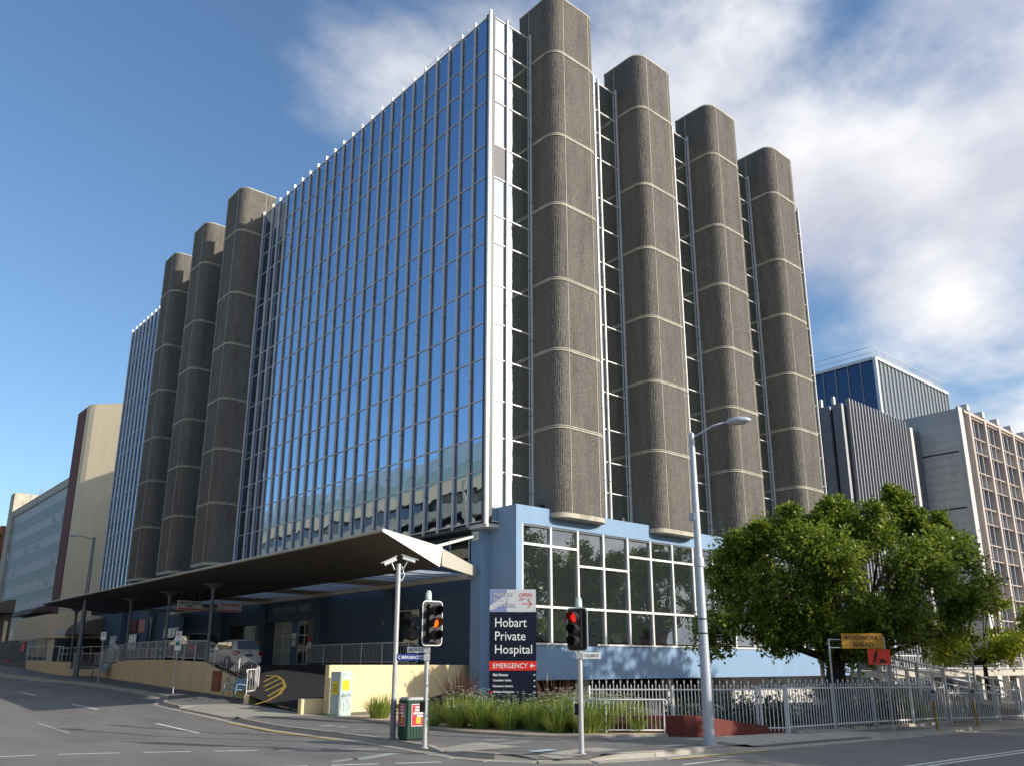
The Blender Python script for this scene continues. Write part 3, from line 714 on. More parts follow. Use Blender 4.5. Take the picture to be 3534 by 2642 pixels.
for yb, zb in ((13.9, 2.15), (20.2, 2.28), (27.0, 2.23), (39.6, 2.0)):
    c = MB(); c.cyl((-6.8, yb, zb-0.6), (-6.8, yb, 5.6), 0.085, n=14); c.cyl((-6.8, yb, 5.6), (-6.8, yb, 5.86), 0.10, 0.13, n=14)
    c.cyl((-6.8, yb, 5.80), (-6.8, yb, 6.0), 0.12, 0.42, n=16)
    c.box((-7.22, yb-0.45, 6.0), (-6.38, yb+0.45, 6.06)); c.cyl((-6.8, yb, zb), (-6.8, yb, zb+0.03), 0.16, n=12)
    c.build('column', dark_steel, CAN)
stt = MB(); stt.cyl((0.30, 1.1, 7.80), (-4.2, -2.0, 6.58), 0.062, n=12); stt.box((0.28, 0.92, 7.60), (0.345, 1.30, 8.0))
stt.cyl((0.28, 1.1, 7.80), (0.1, 1.02, 7.76), 0.12, 0.09, n=10)
stt.build('tie_strut', canopy_w, CAN)
# hanging notices
def hang(label, cx, lines, sub, y=18.2):
    t = empty('hanging_sign', (cx, y, 4.95), 0, label, 'sign', 'signs hung under the canopy')
    w, h = 1.40, 0.52; z0 = 4.93
    bx('board', (cx-w/2, y, z0), (cx+w/2, y+0.05, z0+h), signgrey, t)
    bx('red_band', (cx-w/2+0.03, y-0.006, z0+0.03), (cx+w/2-0.03, y-0.001, z0+0.10), signred, t)
    z = z0+h-0.05
    for body, ww_, hh, mt in lines:
        z -= hh; text('lettering', body, t, (cx-ww_/2, y, z), Vector((1, 0, 0)), Vector((0, -1, 0)), mt, width=ww_, height=hh, bold=True); z -= 0.03
    for s_ in (-0.5, 0.5): MB().cyl((cx+s_, y+0.025, z0+h), (cx+s_, y+0.025, 6.4), 0.012, n=6).build('hanger', dark_steel, t)
    MB().cyl((cx-w/2-0.5, y+0.09, z0+0.30), (cx+w/2+0.5, y+0.09, z0+0.30), 0.04, n=8).build('support_bar', dark_steel, t)
    return t
hang('white hanging board reading 2 minute parking only', -6.35, [('2 MINUTE PARKING', 1.25, 0.15, txtblack), ('ONLY', 0.46, 0.16, txtblack)], None)
hang('white hanging board reading no parking in red', -4.05, [('NO PARKING', 1.1, 0.16, txtred)], None)

# ------------------------------------------------------------------ drive, platform and garden walls
def drz(x, y):
    d = max(0.0, (y-0.8)+(x+8.2)*0.55); t = min(1.0, d/14.0); s_ = t*t*(3-2*t)
    base = gz(-8, 2)+0.142
    return base+(2.0-base)*s_
patch('driveway', lambda u, v: ((-8.1 if v < 0.25 else -8.1+1.18*min(1, (v-0.25)/0.09))+u*(WX-0.05-(-8.1 if v < 0.25 else -8.1+1.18*min(1, (v-0.25)/0.09))), 0.6+v*20.4), 20, 60, lambda x, y: drz(x, y), driveshade, None)['kind'] = 'structure'
patch('forecourt', lambda u, v: (-6.92+u*(WX-0.05+6.92), 20.9+v*24), 6, 12, lambda x, y: 2.004, driveshade, None)['kind'] = 'structure'
drv = bpy.data.objects['driveway']
def on_drive(name, pts, w, mat):
    for a, b in zip(pts[:-1], pts[1:]):
        a = Vector((*a, 0)); b = Vector((*b, 0)); d = (b-a).normalized(); n_ = Vector((-d.y, d.x, 0))*w/2; mb = MB()
        vs = []
        for p in (a, b):
            for q in (p-n_, p+n_): vs.append((q.x, q.y, drz(q.x, q.y)+0.012))
        mb.add(vs, [(0, 2, 3, 1)]); yield mb
arc = [(-8.68, 3.79), (-7.88, 4.28), (-7.03, 5.13), (-6.22, 6.24), (-5.75, 7.46), (-5.62, 8.38), (-6.07, 8.64)]
shadeyellow = M('shaded_yellow_paint', (0.30, 0.215, 0.045), 0.8, var=0.25, scale=6)  # darkened yellow: the shade over the hatching is put into the colour
hm = MB()
for m_ in on_drive('x', arc, 0.13, None): hm.add(m_.v, m_.f)
for a, b in (((-6.64, 7.52), (-5.7, 8.35)), ((-7.01, 6.7), (-5.79, 7.73)), ((-7.26, 5.98), (-6.0, 7.0)), ((-7.58, 5.01), (-6.28, 6.27)), ((-7.77, 4.46), (-6.81, 5.29))):
    c = ((a[0]+b[0])/2, (a[1]+b[1])/2)
    for m_ in on_drive('x', [a, c, b], 0.10, None): hm.add(m_.v, m_.f)
hm.build('hatched_marking', shadeyellow, drv, recalc=False)
ym = MB()
for m_ in on_drive('x', [(-8.05, 3.0), (-8.0, 2.2)], 0.12, None): ym.add(m_.v, m_.f)
for m_ in on_drive('x', [(-8.0, 1.9), (-7.98, 1.2)], 0.12, None): ym.add(m_.v, m_.f)
ym.build('yellow_marking', yellow_line, drv, recalc=False)

def wall_strip(mb, pts, th, tops, bots):
    """vertical wall along plan points with thickness to the left of travel"""
    L = len(pts); nr = []
    for i in range(L):
        a = Vector((*pts[max(i-1, 0)], 0)); b = Vector((*pts[min(i+1, L-1)], 0)); d = (b-a).normalized(); nr.append(Vector((-d.y, d.x, 0)))
    vs = []
    for i, p in enumerate(pts):
        q = Vector((*p, 0)); r = q+nr[i]*th
        vs += [(q.x, q.y, bots[i]), (r.x, r.y, bots[i]), (r.x, r.y, tops[i]), (q.x, q.y, tops[i])]
    fs = []
    for i in range(L-1):
        a = 4*i; b = 4*i+4
        fs += [(a, b, b+3, a+3), (a+1, a+2, b+2, b+1), (a+3, b+3, b+2, a+2), (a, a+1, b+1, b)]
    fs += [(0, 3, 2, 1), (4*L-4, 4*L-3, 4*L-2, 4*L-1)]
    mb.add(vs, fs); return mb
# cream wall beside the sign garden
pts = [(-7.5, 0.1), (0.82, 2.06)]
w1 = wall_strip(MB(), pts, 0.22, [2.0, 2.0], [0.0, 0.0]).build('garden_wall', cream, None, bevel=0.01)
tag(w1, 'sunlit cream rendered wall behind the strap-leaf garden and the grey cabinet', 'wall')
w2 = MB().box((-8.45, 0.35, 0.0), (-7.3, 0.62, 0.78)).build('low_wall', cream, None, bevel=0.03)
tag(w2, 'short low cream wall stub at the mouth of the driveway', 'wall')
bx_p = MB().box((-1.6, 2.35, 0.5), (0.89, 15.4, 1.995)).build('entrance_platform', cream, None); tag(bx_p, 'raised cream sided walkway in front of the hospital entrance', 'platform')
bx('paving_slab', (-1.59, 2.36, 1.996), (0.88, 15.39, 2.012), footway, bx_p)
# long planter wall
PLW = [(-8.25, 5.85), (-7.75, 6.15), (-7.2, 6.9), (-6.95, 8.0), (-6.92, 10.0), (-6.92, 13.9), (-6.92, 20.2), (-6.92, 27), (-6.92, 30.3), (-6.92, 33.0)]
PLT = [0.78, 0.80, 0.86, 1.05, 1.42, 2.15, 2.28, 2.27, 1.95, 1.72]
pl = wall_strip(MB(), [(x-0.0, y) for x, y in PLW][::-1], 0.24, PLT[::-1], [0.0]*len(PLW)).build('planter_wall', cream, None)
tag(pl, 'long cream retaining wall with white railing below the canopy', 'wall')
bx('wall_buttress', (-7.06, 19.0, 0.7), (-6.921, 19.4, 2.26), cream, pl)
nb = empty('notice_board', (-6.97, 12.0, 0.9), 0, 'red brown notice panel with pale lines fixed to the cream wall', 'sign')
bx('panel', (-6.985, 11.55, 0.78), (-6.925, 12.55, 1.72), terracotta, nb)
for k, wdt in enumerate((0.62, 0.7, 0.55, 0.66, 0.5)):
    bx('faded_line', (-6.989, 12.05-wdt/2, 1.44-0.11*k), (-6.9855, 12.05+wdt/2, 1.49-0.11*k), M('faded_line_pink', (0.38, 0.17, 0.13), 0.7) if k == 0 else MATS['faded_line_pink'], nb)
pl2 = wall_strip(MB(), [(-8.2, 46.5), (-8.5, 40), (-8.55, 36.5), (-8.4, 33.6)], 0.25, [2.35, 2.3, 2.2, 2.2], [0.5]*4).build('planter_wall', cream, None)
tag(pl2, 'farther cream retaining wall with steps and handrails by the grey building', 'wall')
pl3 = wall_strip(MB(), [(-8.4, 33.3), (-7.0, 32.9)], 0.2, [1.75, 1.75], [0.8]*2).build('low_wall', cream, None); tag(pl3, 'low cream wall block at the foot of the far street lamp', 'wall')
bx('paving', (-8.2, 33.6, 1.2), (0.8, 60, 2.2), footway, None)['kind'] = 'structure'

bal_me = MB().cyl((0, 0, 0), (0, 0, 1), 0.007, n=6).mesh('baluster', white_rail)
def railing(name, label, pts, h=1.0, post=1.5, spacing=0.12, bottom=0.12, group=None, mid=None, bal=True, end_curl=True, cat='railing', mat=None):
    mat = mat or white_rail
    P = [Vector(p) for p in pts]; t = empty(name, P[0], 0, label, cat, group)
    top = [p+ZV*h for p in P]; 
    tp = list(top)
    if end_curl:
        tp = [top[0]-ZV*0.16+(top[0]-top[1]).normalized()*0.02, top[0]-ZV*0.05+(top[0]-top[1]).normalized()*0.10, top[0]+(top[0]-top[1]).normalized()*0.04]+top
    MB().tube(tp, 0.026, 8).build('top_rail', mat, t, smooth=True)
    if bottom is not None: MB().tube([p+ZV*bottom for p in P], 0.020, 6).build('bottom_rail', mat, t, smooth=True)
    if mid: MB().tube([p+ZV*mid for p in P], 0.018, 6).build('middle_rail', mat, t, smooth=True)
    acc = 0.0; nextpost = 0.0; nextb = spacing
    for a, b in zip(P[:-1], P[1:]):
        L = (b-a).length; s_ = 0.0
        marks = []
        k = nextpost
        while k <= L: marks.append((k, 'p')); k += post
        nextpost = k-L
        if bal:
            k = nextb
            while k <= L: marks.append((k, 'b')); k += spacing
            nextb = k-L
        for d, ty in marks:
            q = a+(b-a)*(d/L)
            if ty == 'p': MB().cyl(q-ZV*0.03, q+ZV*h, 0.022, n=8).build('post', mat, t)
            else: place('baluster', bal_me, t, q+ZV*(bottom or 0), 0, (1, 1, h-(bottom or 0)))
    q = P[-1]; MB().cyl(q-ZV*0.03, q+ZV*h, 0.022, n=8).build('post', mat, t)
    return t
railing('railing', 'white railing sloping and curving down around the driveway wall beside the white car', [(-8.12, 5.95, 0.8), (-7.65, 6.25, 0.82), (-7.12, 7.0, 0.9), (-6.84, 8.0, 1.08), (-6.80, 10.0, 1.45), (-6.80, 13.6, 2.12)], 1.0, 1.5, 0.20)
railing('railing', 'straight white railing on the long cream wall between the canopy columns', [(-6.80, 14.1, 2.19), (-6.80, 20.0, 2.31), (-6.80, 26.8, 2.30)], 1.0, 1.5, 0.12, end_curl=False)
railing('railing', 'white railing stepping down towards the far street lamp', [(-6.80, 27.1, 2.29), (-6.80, 30.3, 1.98), (-6.80, 33.0, 1.74), (-8.1, 33.2, 1.76)], 1.0, 1.5, 0.13, end_curl=False)
railing('railing', 'white railing on the raised walkway before the entrance doors', [(-1.45, 13.6, 2.02), (-1.45, 5.9, 2.02), (-1.2, 5.3, 2.02), (-0.6, 5.0, 2.02)], 1.0, 1.9, 0.12)
railing('railing', 'plain white tube handrail on the farthest cream wall', [(-8.3, 46, 2.36), (-8.5, 40, 2.31), (-8.45, 35.0, 2.21)], 1.0, 2.0, bal=False, bottom=None)
railing('railing', 'double white tube handrail by the far steps', [(-6.5, 44, 2.2), (-6.2, 36, 2.2), (-5.6, 34.2, 2.2)], 1.05, 1.8, bal=False, bottom=None, mid=0.6)
railing('railing', 'white railing along the far side of the entrance forecourt', [(-3.2, 44, 2.2), (-3.2, 30, 2.03), (-3.2, 26, 2.01)], 1.05, 1.8, 0.16)

# ------------------------------------------------------------------ garden bed in front of the podium
gp = [(-7.52, -0.7), (-7.62, -3.0), (-7.95, -5.3), (-8.25, -7.6), (-8.3, -9.3), (-7.85, -11.5), (-7.15, -12.8), (-5.7, -13.4), (-4.75, -13.75), (-4.2, -12.0), (-1.5, -9.0), (0.8, -4.0), (0.8, 1.7), (-7.4, -0.1)]
gb = MB(); gb.prism([(x, y) for x, y in gp], 0.02, 0.20)
gob = gb.build('gravel_bed', gravel); tag(gob, 'pale gravel garden bed with strap-leaf clumps at the corner', 'gravel', kind='stuff')
ed = MB()
for a, b in zip(gp[:8], gp[1:9]):
    ed.obox((*a, 0.1), (Vector((*b, 0))-Vector((*a, 0))).normalized(), Vector((0, 0, 1)), (Vector((*b, 0))-Vector((*a, 0))).normalized().cross(ZV), (0, 0, 0.0), (math.dist(a, b), 0.085, 0.09))
eo = ed.build('garden_edging', kerbmat); tag(eo, 'thin concrete edging strip around the corner gravel bed', 'edging')

def leaf_blades(n, h, spread, w, seed, droop=0.5, upright=0.35):
    r = np.random.RandomState(seed); V = []; F = []
    for i in range(n):
        a = r.uniform(0, 2*math.pi); rr = spread*0.30*math.sqrt(r.rand()); L = h*r.uniform(0.6, 1.08)
        lean = (r.beta(1.5, 1.8)*(1-upright)+0.04)*1.25
        b0 = np.array([math.cos(a)*rr, math.sin(a)*rr, 0.0]); da = a+r.normal(0, 0.35)
        dirh = np.array([math.cos(da), math.sin(da), 0]); side = np.array([-math.sin(da), math.cos(da), 0])*w*r.uniform(0.7, 1.2)
        pts = []
        for k in range(5):
            t = k/4; out_ = lean*L*(t**1.35); z = L*t*math.cos(lean*0.8)-droop*lean*L*0.55*t*t*t
            pts.append(b0+dirh*out_+np.array([0, 0, max(z, 0.01)]))
        base = len(V)
        for k in range(5):
            ww_ = (0.8, 1.0, 0.9, 0.6, 0.05)[k]
            V.append(pts[k]-side*ww_*0.5); V.append(pts[k]+side*ww_*0.5)
        for k in range(4): F.append((base+2*k, base+2*k+1, base+2*k+3, base+2*k+2))
    return V, F
def npmesh(name, V, F, mat):
    me = bpy.data.meshes.new(name); V = np.asarray(V, dtype=np.float32); F = np.asarray(F, dtype=np.int32)
    me.vertices.add(len(V)); me.vertices.foreach_set('co', V.ravel())
    k = F.shape[1]; me.loops.add(F.size); me.loops.foreach_set('vertex_index', F.ravel())
    me.polygons.add(len(F)); me.polygons.foreach_set('loop_start', np.arange(0, F.size, k, dtype=np.int32)); me.polygons.foreach_set('loop_total', np.full(len(F), k, dtype=np.int32))
    me.materials.append(mat); me.update(); me.validate(); return me
def flower_mesh(h, spread, n, seed):
    r = np.random.RandomState(seed); st = MB(); pe = MB()
    for i in range(n):
        a = r.uniform(0, 6.28); q = spread*math.sqrt(r.rand())*0.75; x, y = math.cos(a)*q, math.sin(a)*q; z = h*r.uniform(0.8, 1.08)
        st.tube([(x*0.3, y*0.3, 0.1), (x*0.7, y*0.7, z*0.6), (x, y, z)], 0.005, 4)
        rot = r.uniform(0, 6.28); c = Vector((x, y, z)); R_ = r.uniform(0.045, 0.07)
        for k in range(3):
            t = rot+k*2.094; d = Vector((math.cos(t), math.sin(t), 0.25)); s_ = Vector((-math.sin(t), math.cos(t), 0))
            pe.quad(c, c+d*R_*0.6+s_*R_*0.55, c+d*R_*1.2+Vector((0, 0, -0.008)), c+d*R_*0.6-s_*R_*0.55)
    return st.mesh('stems', stemm), pe.mesh('flowers', petal)
CL = [npmesh('leaves', *leaf_blades(420, 1.0, 1.0, 0.021, 40+i), grassm) for i in range(4)]
FLW = [flower_mesh(1.05, 0.62, 20, 80+i) for i in range(4)]
clr = random.Random(11)
spots = []
for x, y, s_ in ((-7.1, -2.9, 0.95), (-7.25, -7.6, 0.95), (-7.0, -8.7, 1.1), (-6.35, -7.0, 1.2), (-7.45, -9.0, 0.9), (-7.2, -9.9, 0.85), (-6.6, -9.6, 1.0), (-6.7, -10.6, 0.95), (-6.0, -9.7, 0.8), (-5.6, -10.1, 1.05), (-6.3, -11.5, 1.0), (-5.7, -11.0, 1.15),
                 (-6.35, -12.25, 1.0), (-5.3, -11.4, 1.1), (-5.8, -12.3, 1.1), (-5.2, -12.2, 1.0), (-4.85, -11.2, 1.1), (-4.6, -10.3, 1.1), (-4.5, -12.3, 0.95), (-4.2, -11.3, 1.0), (-4.75, -9.6, 1.0), (-5.15, -13.05, 0.75), (-4.65, -13.35, 0.5), (-4.4, -12.95, 0.6), (-7.75, -8.3, 0.75), (-6.9, -6.2, 1.0), (-8.0, -7.4, 0.4), (-5.3, -9.3, 0.9), (-3.9, -10.6, 0.95), (-6.85, -11.6, 0.85)):
    k = clr.randrange(4)
    lb = 'green strap-leaf clump with small white flowers in the corner gravel bed'
    g_ = 'strap-leaf clumps in the corner bed'
    if (x, y) == (-7.1, -2.9): lb = 'lone strap-leaf clump on gravel between the grey cabinet and the bin'; g_ = None
    t = empty('strap_leaf_plant', (x, y, 0.19), clr.uniform(0, 6.28), lb, 'plant', g_)
    t.scale = (s_*1.1, s_*1.1, s_*clr.uniform(0.78, 1.0)); reg(t)
    place('leaves', CL[k], t, (0, 0, 0), 0, None, True)
    if (x, y) != (-7.1, -2.9):
        place('stems', FLW[k][0], t, (0, 0, 0), 0, None, True); place('flowers', FLW[k][1], t, (0, 0, 0), 0, None, True)
FX = [npmesh('leaves', *leaf_blades(120, 1.55, 1.2, 0.040, 60+i, 0.2, 0.5), flaxm) for i in range(2)]
for i, (x, y, s_) in enumerate(((-4.3, -3.9, 1.15), (-3.1, -7.6, 1.0), (-3.3, -9.3, 0.85))):
    t = empty('flax_plant', (x, y, 0.19), i*1.3, ('tall bronze flax plant left of the navy sign', 'bronze flax plant just right of the navy sign', 'bronze flax plant behind the white ramp railing')[i], 'plant')
    t.scale = (s_, s_, s_); reg(t); place('leaves', FX[i % 2], t, (0, 0, 0), 0, None, True)
tk = MB(); tk.tube([(-6.15, -10.35, 0.18), (-6.15, -10.36, 0.42), (-6.10, -10.38, 0.50)], [0.06, 0.05, 0.06], 8)
o = tk.build('stump', smoothcon); tag(o, 'small pale stump between the strap-leaf clumps', 'stump')
rk = MB(); 
for p, r_ in (((-6.75, -9.05, 0.24), 0.14), ((-6.5, -9.2, 0.22), 0.1)):
    bm = bmesh.new(); bmesh.ops.create_icosphere(bm, subdivisions=1, radius=r_)
    for v in bm.verts: v.co *= clr.uniform(0.8, 1.15)
    rk.add([tuple(Vector(p)+v.co) for v in bm.verts], [tuple(v.index for v in f.verts) for f in bm.faces]); bm.free()
o = rk.build('garden_rock', smoothcon); tag(o, 'pale rocks at the foot of the navy sign', 'rock')

# ------------------------------------------------------------------ hospital totem sign
TU = Vector((0.752, -0.659, 0)).normalized(); TN = Vector((-TU.y*-1, 0, 0)); TN = Vector((TU.y, -TU.x, 0)).normalized()
if TN.dot(Vector((-1, -1, 0))) < 0: TN = -TN
TO = Vector((-6.26, -7.93, 0))
TS = empty('totem_sign', TO+TU*0.75, 0, 'tall navy hospital sign with a red emergency band in the garden', 'sign')
def tb_(name, x0, x1, z0, z1, mat, d0=-0.10, d1=0.0): return MB().obox(TO, TU, ZV, TN, (x0, z0, d0), (x1, z1, d1)).build(name, mat, TS)
TWD = 1.50
tb_('plinth', 0.0, TWD, 0.12, 0.42, signgrey, -0.11, 0.01)
tb_('foot_band', 0, TWD, 0.42, 0.68, signblue); tb_('body', 0, TWD, 0.68, 1.83, navy); tb_('red_band', 0, TWD, 1.83, 2.12, signred, -0.1, 0.004); tb_('title_panel', 0, TWD, 2.12, 3.65, navy); tb_('car_park_panel', 0, TWD, 3.66, 4.38, signgrey)
MB().extr([(0, 3.665), (0.555, 3.665), (0.555, 4.375), (0, 4.375)], TO, TU, ZV, TN, 0.003).build('slate_patch', signlav, TS)
MB().extr([(0.0, 3.70), (0.0, 3.85), (0.554, 4.24), (0.554, 3.98), (0.22, 3.78)], TO+TN*0.0035, TU, ZV, TN, 0.002).build('pale_stripe', signgrey, TS)
def tt(body, x, z, w, h, mat, bold=False, eps=0.009): return text('lettering', body, TS, TO+TU*x+ZV*z, TU, TN, mat, width=w, height=h, eps=eps, bold=bold)
for b_, z, w in (('Hobart', 3.18, 1.02), ('Private', 2.76, 0.98), ('Hospital', 2.26, 1.19)): tt(b_, 0.18, z, w, 0.29 if b_ == 'Hobart' else (0.28 if b_ == 'Private' else 0.36), signtxt)
tt('EMERGENCY', 0.12, 1.90, 1.10, 0.15, signtxt)
for k, b_ in enumerate(('Main Entrance', 'Consulting Suites', 'Diagnostic Imaging', 'Gribbles Pathology')): tt(b_, 0.12, 1.655-0.176*k, (0.48, 0.58, 0.64, 0.68)[k], 0.085, signtxt, True)
def arrow(x, z, L, mat, left=True, thick=0.02):
    s_ = -1 if left else 1; tip = x if left else x+L; tail = x+L if left else x
    mb = MB(); y0 = 0.011
    mb.obox(TO, TU, ZV, TN, (min(tip, tail), z-thick/2, 0.006), (max(tip, tail), z+thick/2, 0.009))
    for sg in (1, -1):
        d = (TU*(-s_)+ZV*sg).normalized(); p = TO+TU*tip+ZV*z; nn = d.cross(TN)
        mb.obox(p, d, nn, TN, (0, -thick/2, 0.0065), (L*0.6, thick/2, 0.0095))
    mb.build('arrow', mat, TS)
arrow(1.31, 1.975, 0.15, signtxt, True, 0.028)
for k in range(4): arrow(1.415, 1.695-0.176*k, 0.065, signtxt, True, 0.012)
arrow(1.06, 3.92, 0.31, txtred, False, 0.022)
for k, b_ in enumerate(('MARKET', 'PLACE', 'CARPARK')):
    w = (0.66, 0.50, 0.75)[k]
    tt(b_, 0.126, 4.145-0.172*k, w, 0.125, txtgrey, True, 0.0085); tt(b_, 0.134, 4.152-0.172*k, w-0.016, 0.111, signgrey, False, 0.0105)
tt('OPEN', 0.96, 4.14, 0.42, 0.12, txtred); tt('24', 0.96, 4.02, 0.14, 0.09, txtred); tt('HOURS', 1.12, 4.06, 0.26, 0.05, txtgrey)
tt('Hobart Private Hospital', 0.12, 0.50, 1.2, 0.11, signtxt)
MB().cyl(TO+TU*0.06+ZV*1.17+TN*0.002, TO+TU*0.06+ZV*1.17+TN*0.01, 0.035, n=14).build('logo_dot', signred, TS)
# ------------------------------------------------------------------ traffic signals
def rrect(w, h, r, n=5):
    out_ = []
    for cx, cy, a0 in ((w/2-r, h/2-r, 0), (-w/2+r, h/2-r, 1), (-w/2+r, -h/2+r, 2), (w/2-r, -h/2+r, 3)):
        for i in range(n+1):
            a = (a0+i/n)*math.pi/2; out_.append((cx+r*math.cos(a), cy+r*math.sin(a)))
    return out_
def signal(label, px, py, N, zc, h, w, lit, cap_z, street, side_N):
    gz0 = gz(px, py)+0.13
    t = empty('traffic_light', (px, py, gz0), 0, label, 'traffic light', 'traffic lights on the corner')
    N = Vector(N).normalized(); U = ZV.cross(N)
    p = MB(); p.cyl((px, py, gz0), (px, py, cap_z-0.28), 0.057, n=16); p.cyl((px, py, gz0), (px, py, gz0+0.02), 0.10, n=12); p.build('pole', galv, t, smooth=False)
    c = MB(); c.cyl((px, py, cap_z-0.32), (px, py, cap_z-0.05), 0.085, 0.07, n=16); c.cyl((px, py, cap_z-0.05), (px, py, cap_z), 0.07, 0.045, n=16); c.build('cap', palegreen, t, smooth=True)
    O = Vector((px, py, zc))+N*0.17+U*0.03
    MB().extr(rrect(w, h, 0.10), O-N*0.012, U, ZV, N, 0.010).build('board_border', white, t)
    MB().extr(rrect(w-0.05, h-0.05, 0.08), O, U, ZV, N, 0.014).build('target_board', black, t)
    lan = MB().obox(O, U, ZV, N, (-0.14, -h*0.42, 0.014), (0.14, h*0.42, 0.10)).build('lantern', black, t)
    for k, z in enumerate((h*0.27, 0, -h*0.27)):
        c0 = O+ZV*z+N*0.10
        MB().cyl(c0, c0+N*0.012, 0.105, n=20).build('lens', (redlens if lit == 0 and k == 0 else amber if lit == 1 and k == 1 else lens_off), lan)
        vs = []; fs = []; nn = 18; 
        for i in range(nn+1):
            a = math.radians(-50+280*i/nn); d = U*math.cos(a)+ZV*math.sin(a); ln = 0.26*(0.55+0.45*math.sin(max(0, min(math.pi, math.radians((280*i/nn-50+50)*180/280)))))
            for r_ in (0.115, 0.122): vs += [c0+d*r_, c0+d*r_+N*ln]
        for i in range(nn):
            a = 4*i; b = a+4
            fs += [(a, a+1, b+1, b), (a+2, b+2, b+3, a+3), (a+1, a+3, b+3, b+1)]
        MB().add(vs, fs).build('visor', black, lan)
    # side lantern for walkers
    SN = Vector(side_N).normalized(); SU = ZV.cross(SN); so = Vector((px, py, zc-0.1))+SN*0.10
    sl_ = MB()
    for z in (0.13, -0.15):
        sl_.obox(so+ZV*z, SU, ZV, SN, (-0.13, -0.11, 0.0), (0.13, 0.12, 0.16))
        sl_.obox(so+ZV*z, SU, ZV, SN, (-0.13, 0.09, 0.16), (0.13, 0.12, 0.34)); sl_.obox(so+ZV*z, SU, ZV, SN, (-0.13, -0.11, 0.16), (-0.10, 0.12, 0.30)); sl_.obox(so+ZV*z, SU, ZV, SN, (0.10, -0.11, 0.16), (0.13, 0.12, 0.30))
    sl_.build('walk_lantern', black, t)
    bk = MB()
    for z in (zc+h*0.3, zc-h*0.42): bk.cyl((px, py, z), O+ZV*(z-zc), 0.02, n=8)
    bk.build('bracket', galv, t); 
    MB().obox(Vector((px, py, 1.05)), U, ZV, N, (-0.13, -0.12, -0.06), (-0.05, 0.12, 0.06)).build('push_button', black, t)
    return t
s1 = signal('traffic light showing amber beside the green litter bin', -11.79, -12.29, (-0.10, -1.0, 0), 2.97, 1.06, 0.56, 1, 3.75, None, (-0.85, 0.5, 0))
s2 = signal('traffic light showing red in front of the strap-leaf garden', -9.98, -15.63, (-1.0, -0.34, 0), 2.77, 0.96, 0.52, 0, 3.49, None, (0.75, -0.66, 0))
def blade(name, label, base, d, L, z0, z1, face, body, bm, tm, side=-1, tw=None):
    t = empty(name, base, 0, label, 'street sign'); d = Vector(d).normalized(); nn = d.cross(ZV)
    if nn.dot(Vector((-1, -1.1, 0))) < 0: nn = -nn
    MB().obox(Vector((*base[:2], 0))+d*0.06, d, ZV, nn, (0, z0, -0.012), (L, z1, 0.012)).build('blade', bm, t, bevel=0.008)
    cb = MB(); cb.obox(Vector((*base[:2], 0)), d, ZV, nn, (-0.075, z0-0.0, -0.075), (0.075, z1, 0.075)); cb.build('clamp', galv, t)
    uu = nn.cross(ZV)*-1 if nn.cross(ZV).dot(RT) < 0 else nn.cross(ZV)
    start = Vector((*base[:2], 0))+d*0.06 if d.dot(uu) > 0 else Vector((*base[:2], 0))+d*(0.06+L)
    tw = tw or L*0.8
    text('lettering', body, t, start+uu*((L-tw)/2)+ZV*(z0+(z1-z0)*0.25), uu, nn, tm, width=tw, height=(z1-z0)*0.5, eps=0.0145, bold=True)
    return t, uu, nn, start
blade('street_sign', 'white street name blade reading Argyle St on the amber signal pole', (-11.79, -12.29, 2.3), (-0.77, 0.58, 0), 0.42, 2.28, 2.42, None, 'ARGYLE ST', white, txtblack, tw=0.36)
t, uu, nn, st = blade('street_sign', 'blue blade reading emergency below the Argyle St name', (-11.79, -12.29, 2.1), (-0.79, 0.56, 0), 0.66, 2.10, 2.25, None, 'EMERGENCY', signblue, signtxt, tw=0.44)
MB().obox(st+ZV*2.175, uu, ZV, nn, (0.56, -0.045, 0.0125), (0.65, 0.045, 0.0145)).build('cross_panel', signtxt, t)
for a, b in (((0.595, -0.03), (0.615, 0.03)), ((0.575, -0.01), (0.635, 0.01))): MB().obox(st+ZV*2.175, uu, ZV, nn, (a[0], a[1], 0.015), (b[0], b[1], 0.0165)).build('cross', signblue, t)
for sg in (1, -1): MB().obox(st+ZV*2.175+uu*0.03, (uu+ZV*sg).normalized(), (ZV-uu*sg).normalized(), nn, (0, -0.008, 0.0125), (0.07, 0.008, 0.0145)).build('chevron', signtxt, t)
blade('street_sign', 'white street name blade reading Collins St on the red signal pole', (-9.98, -15.63, 2.3), (0.70, -0.71, 0), 0.40, 2.13, 2.27, None, 'COLLINS ST', white, txtblack, tw=0.34)

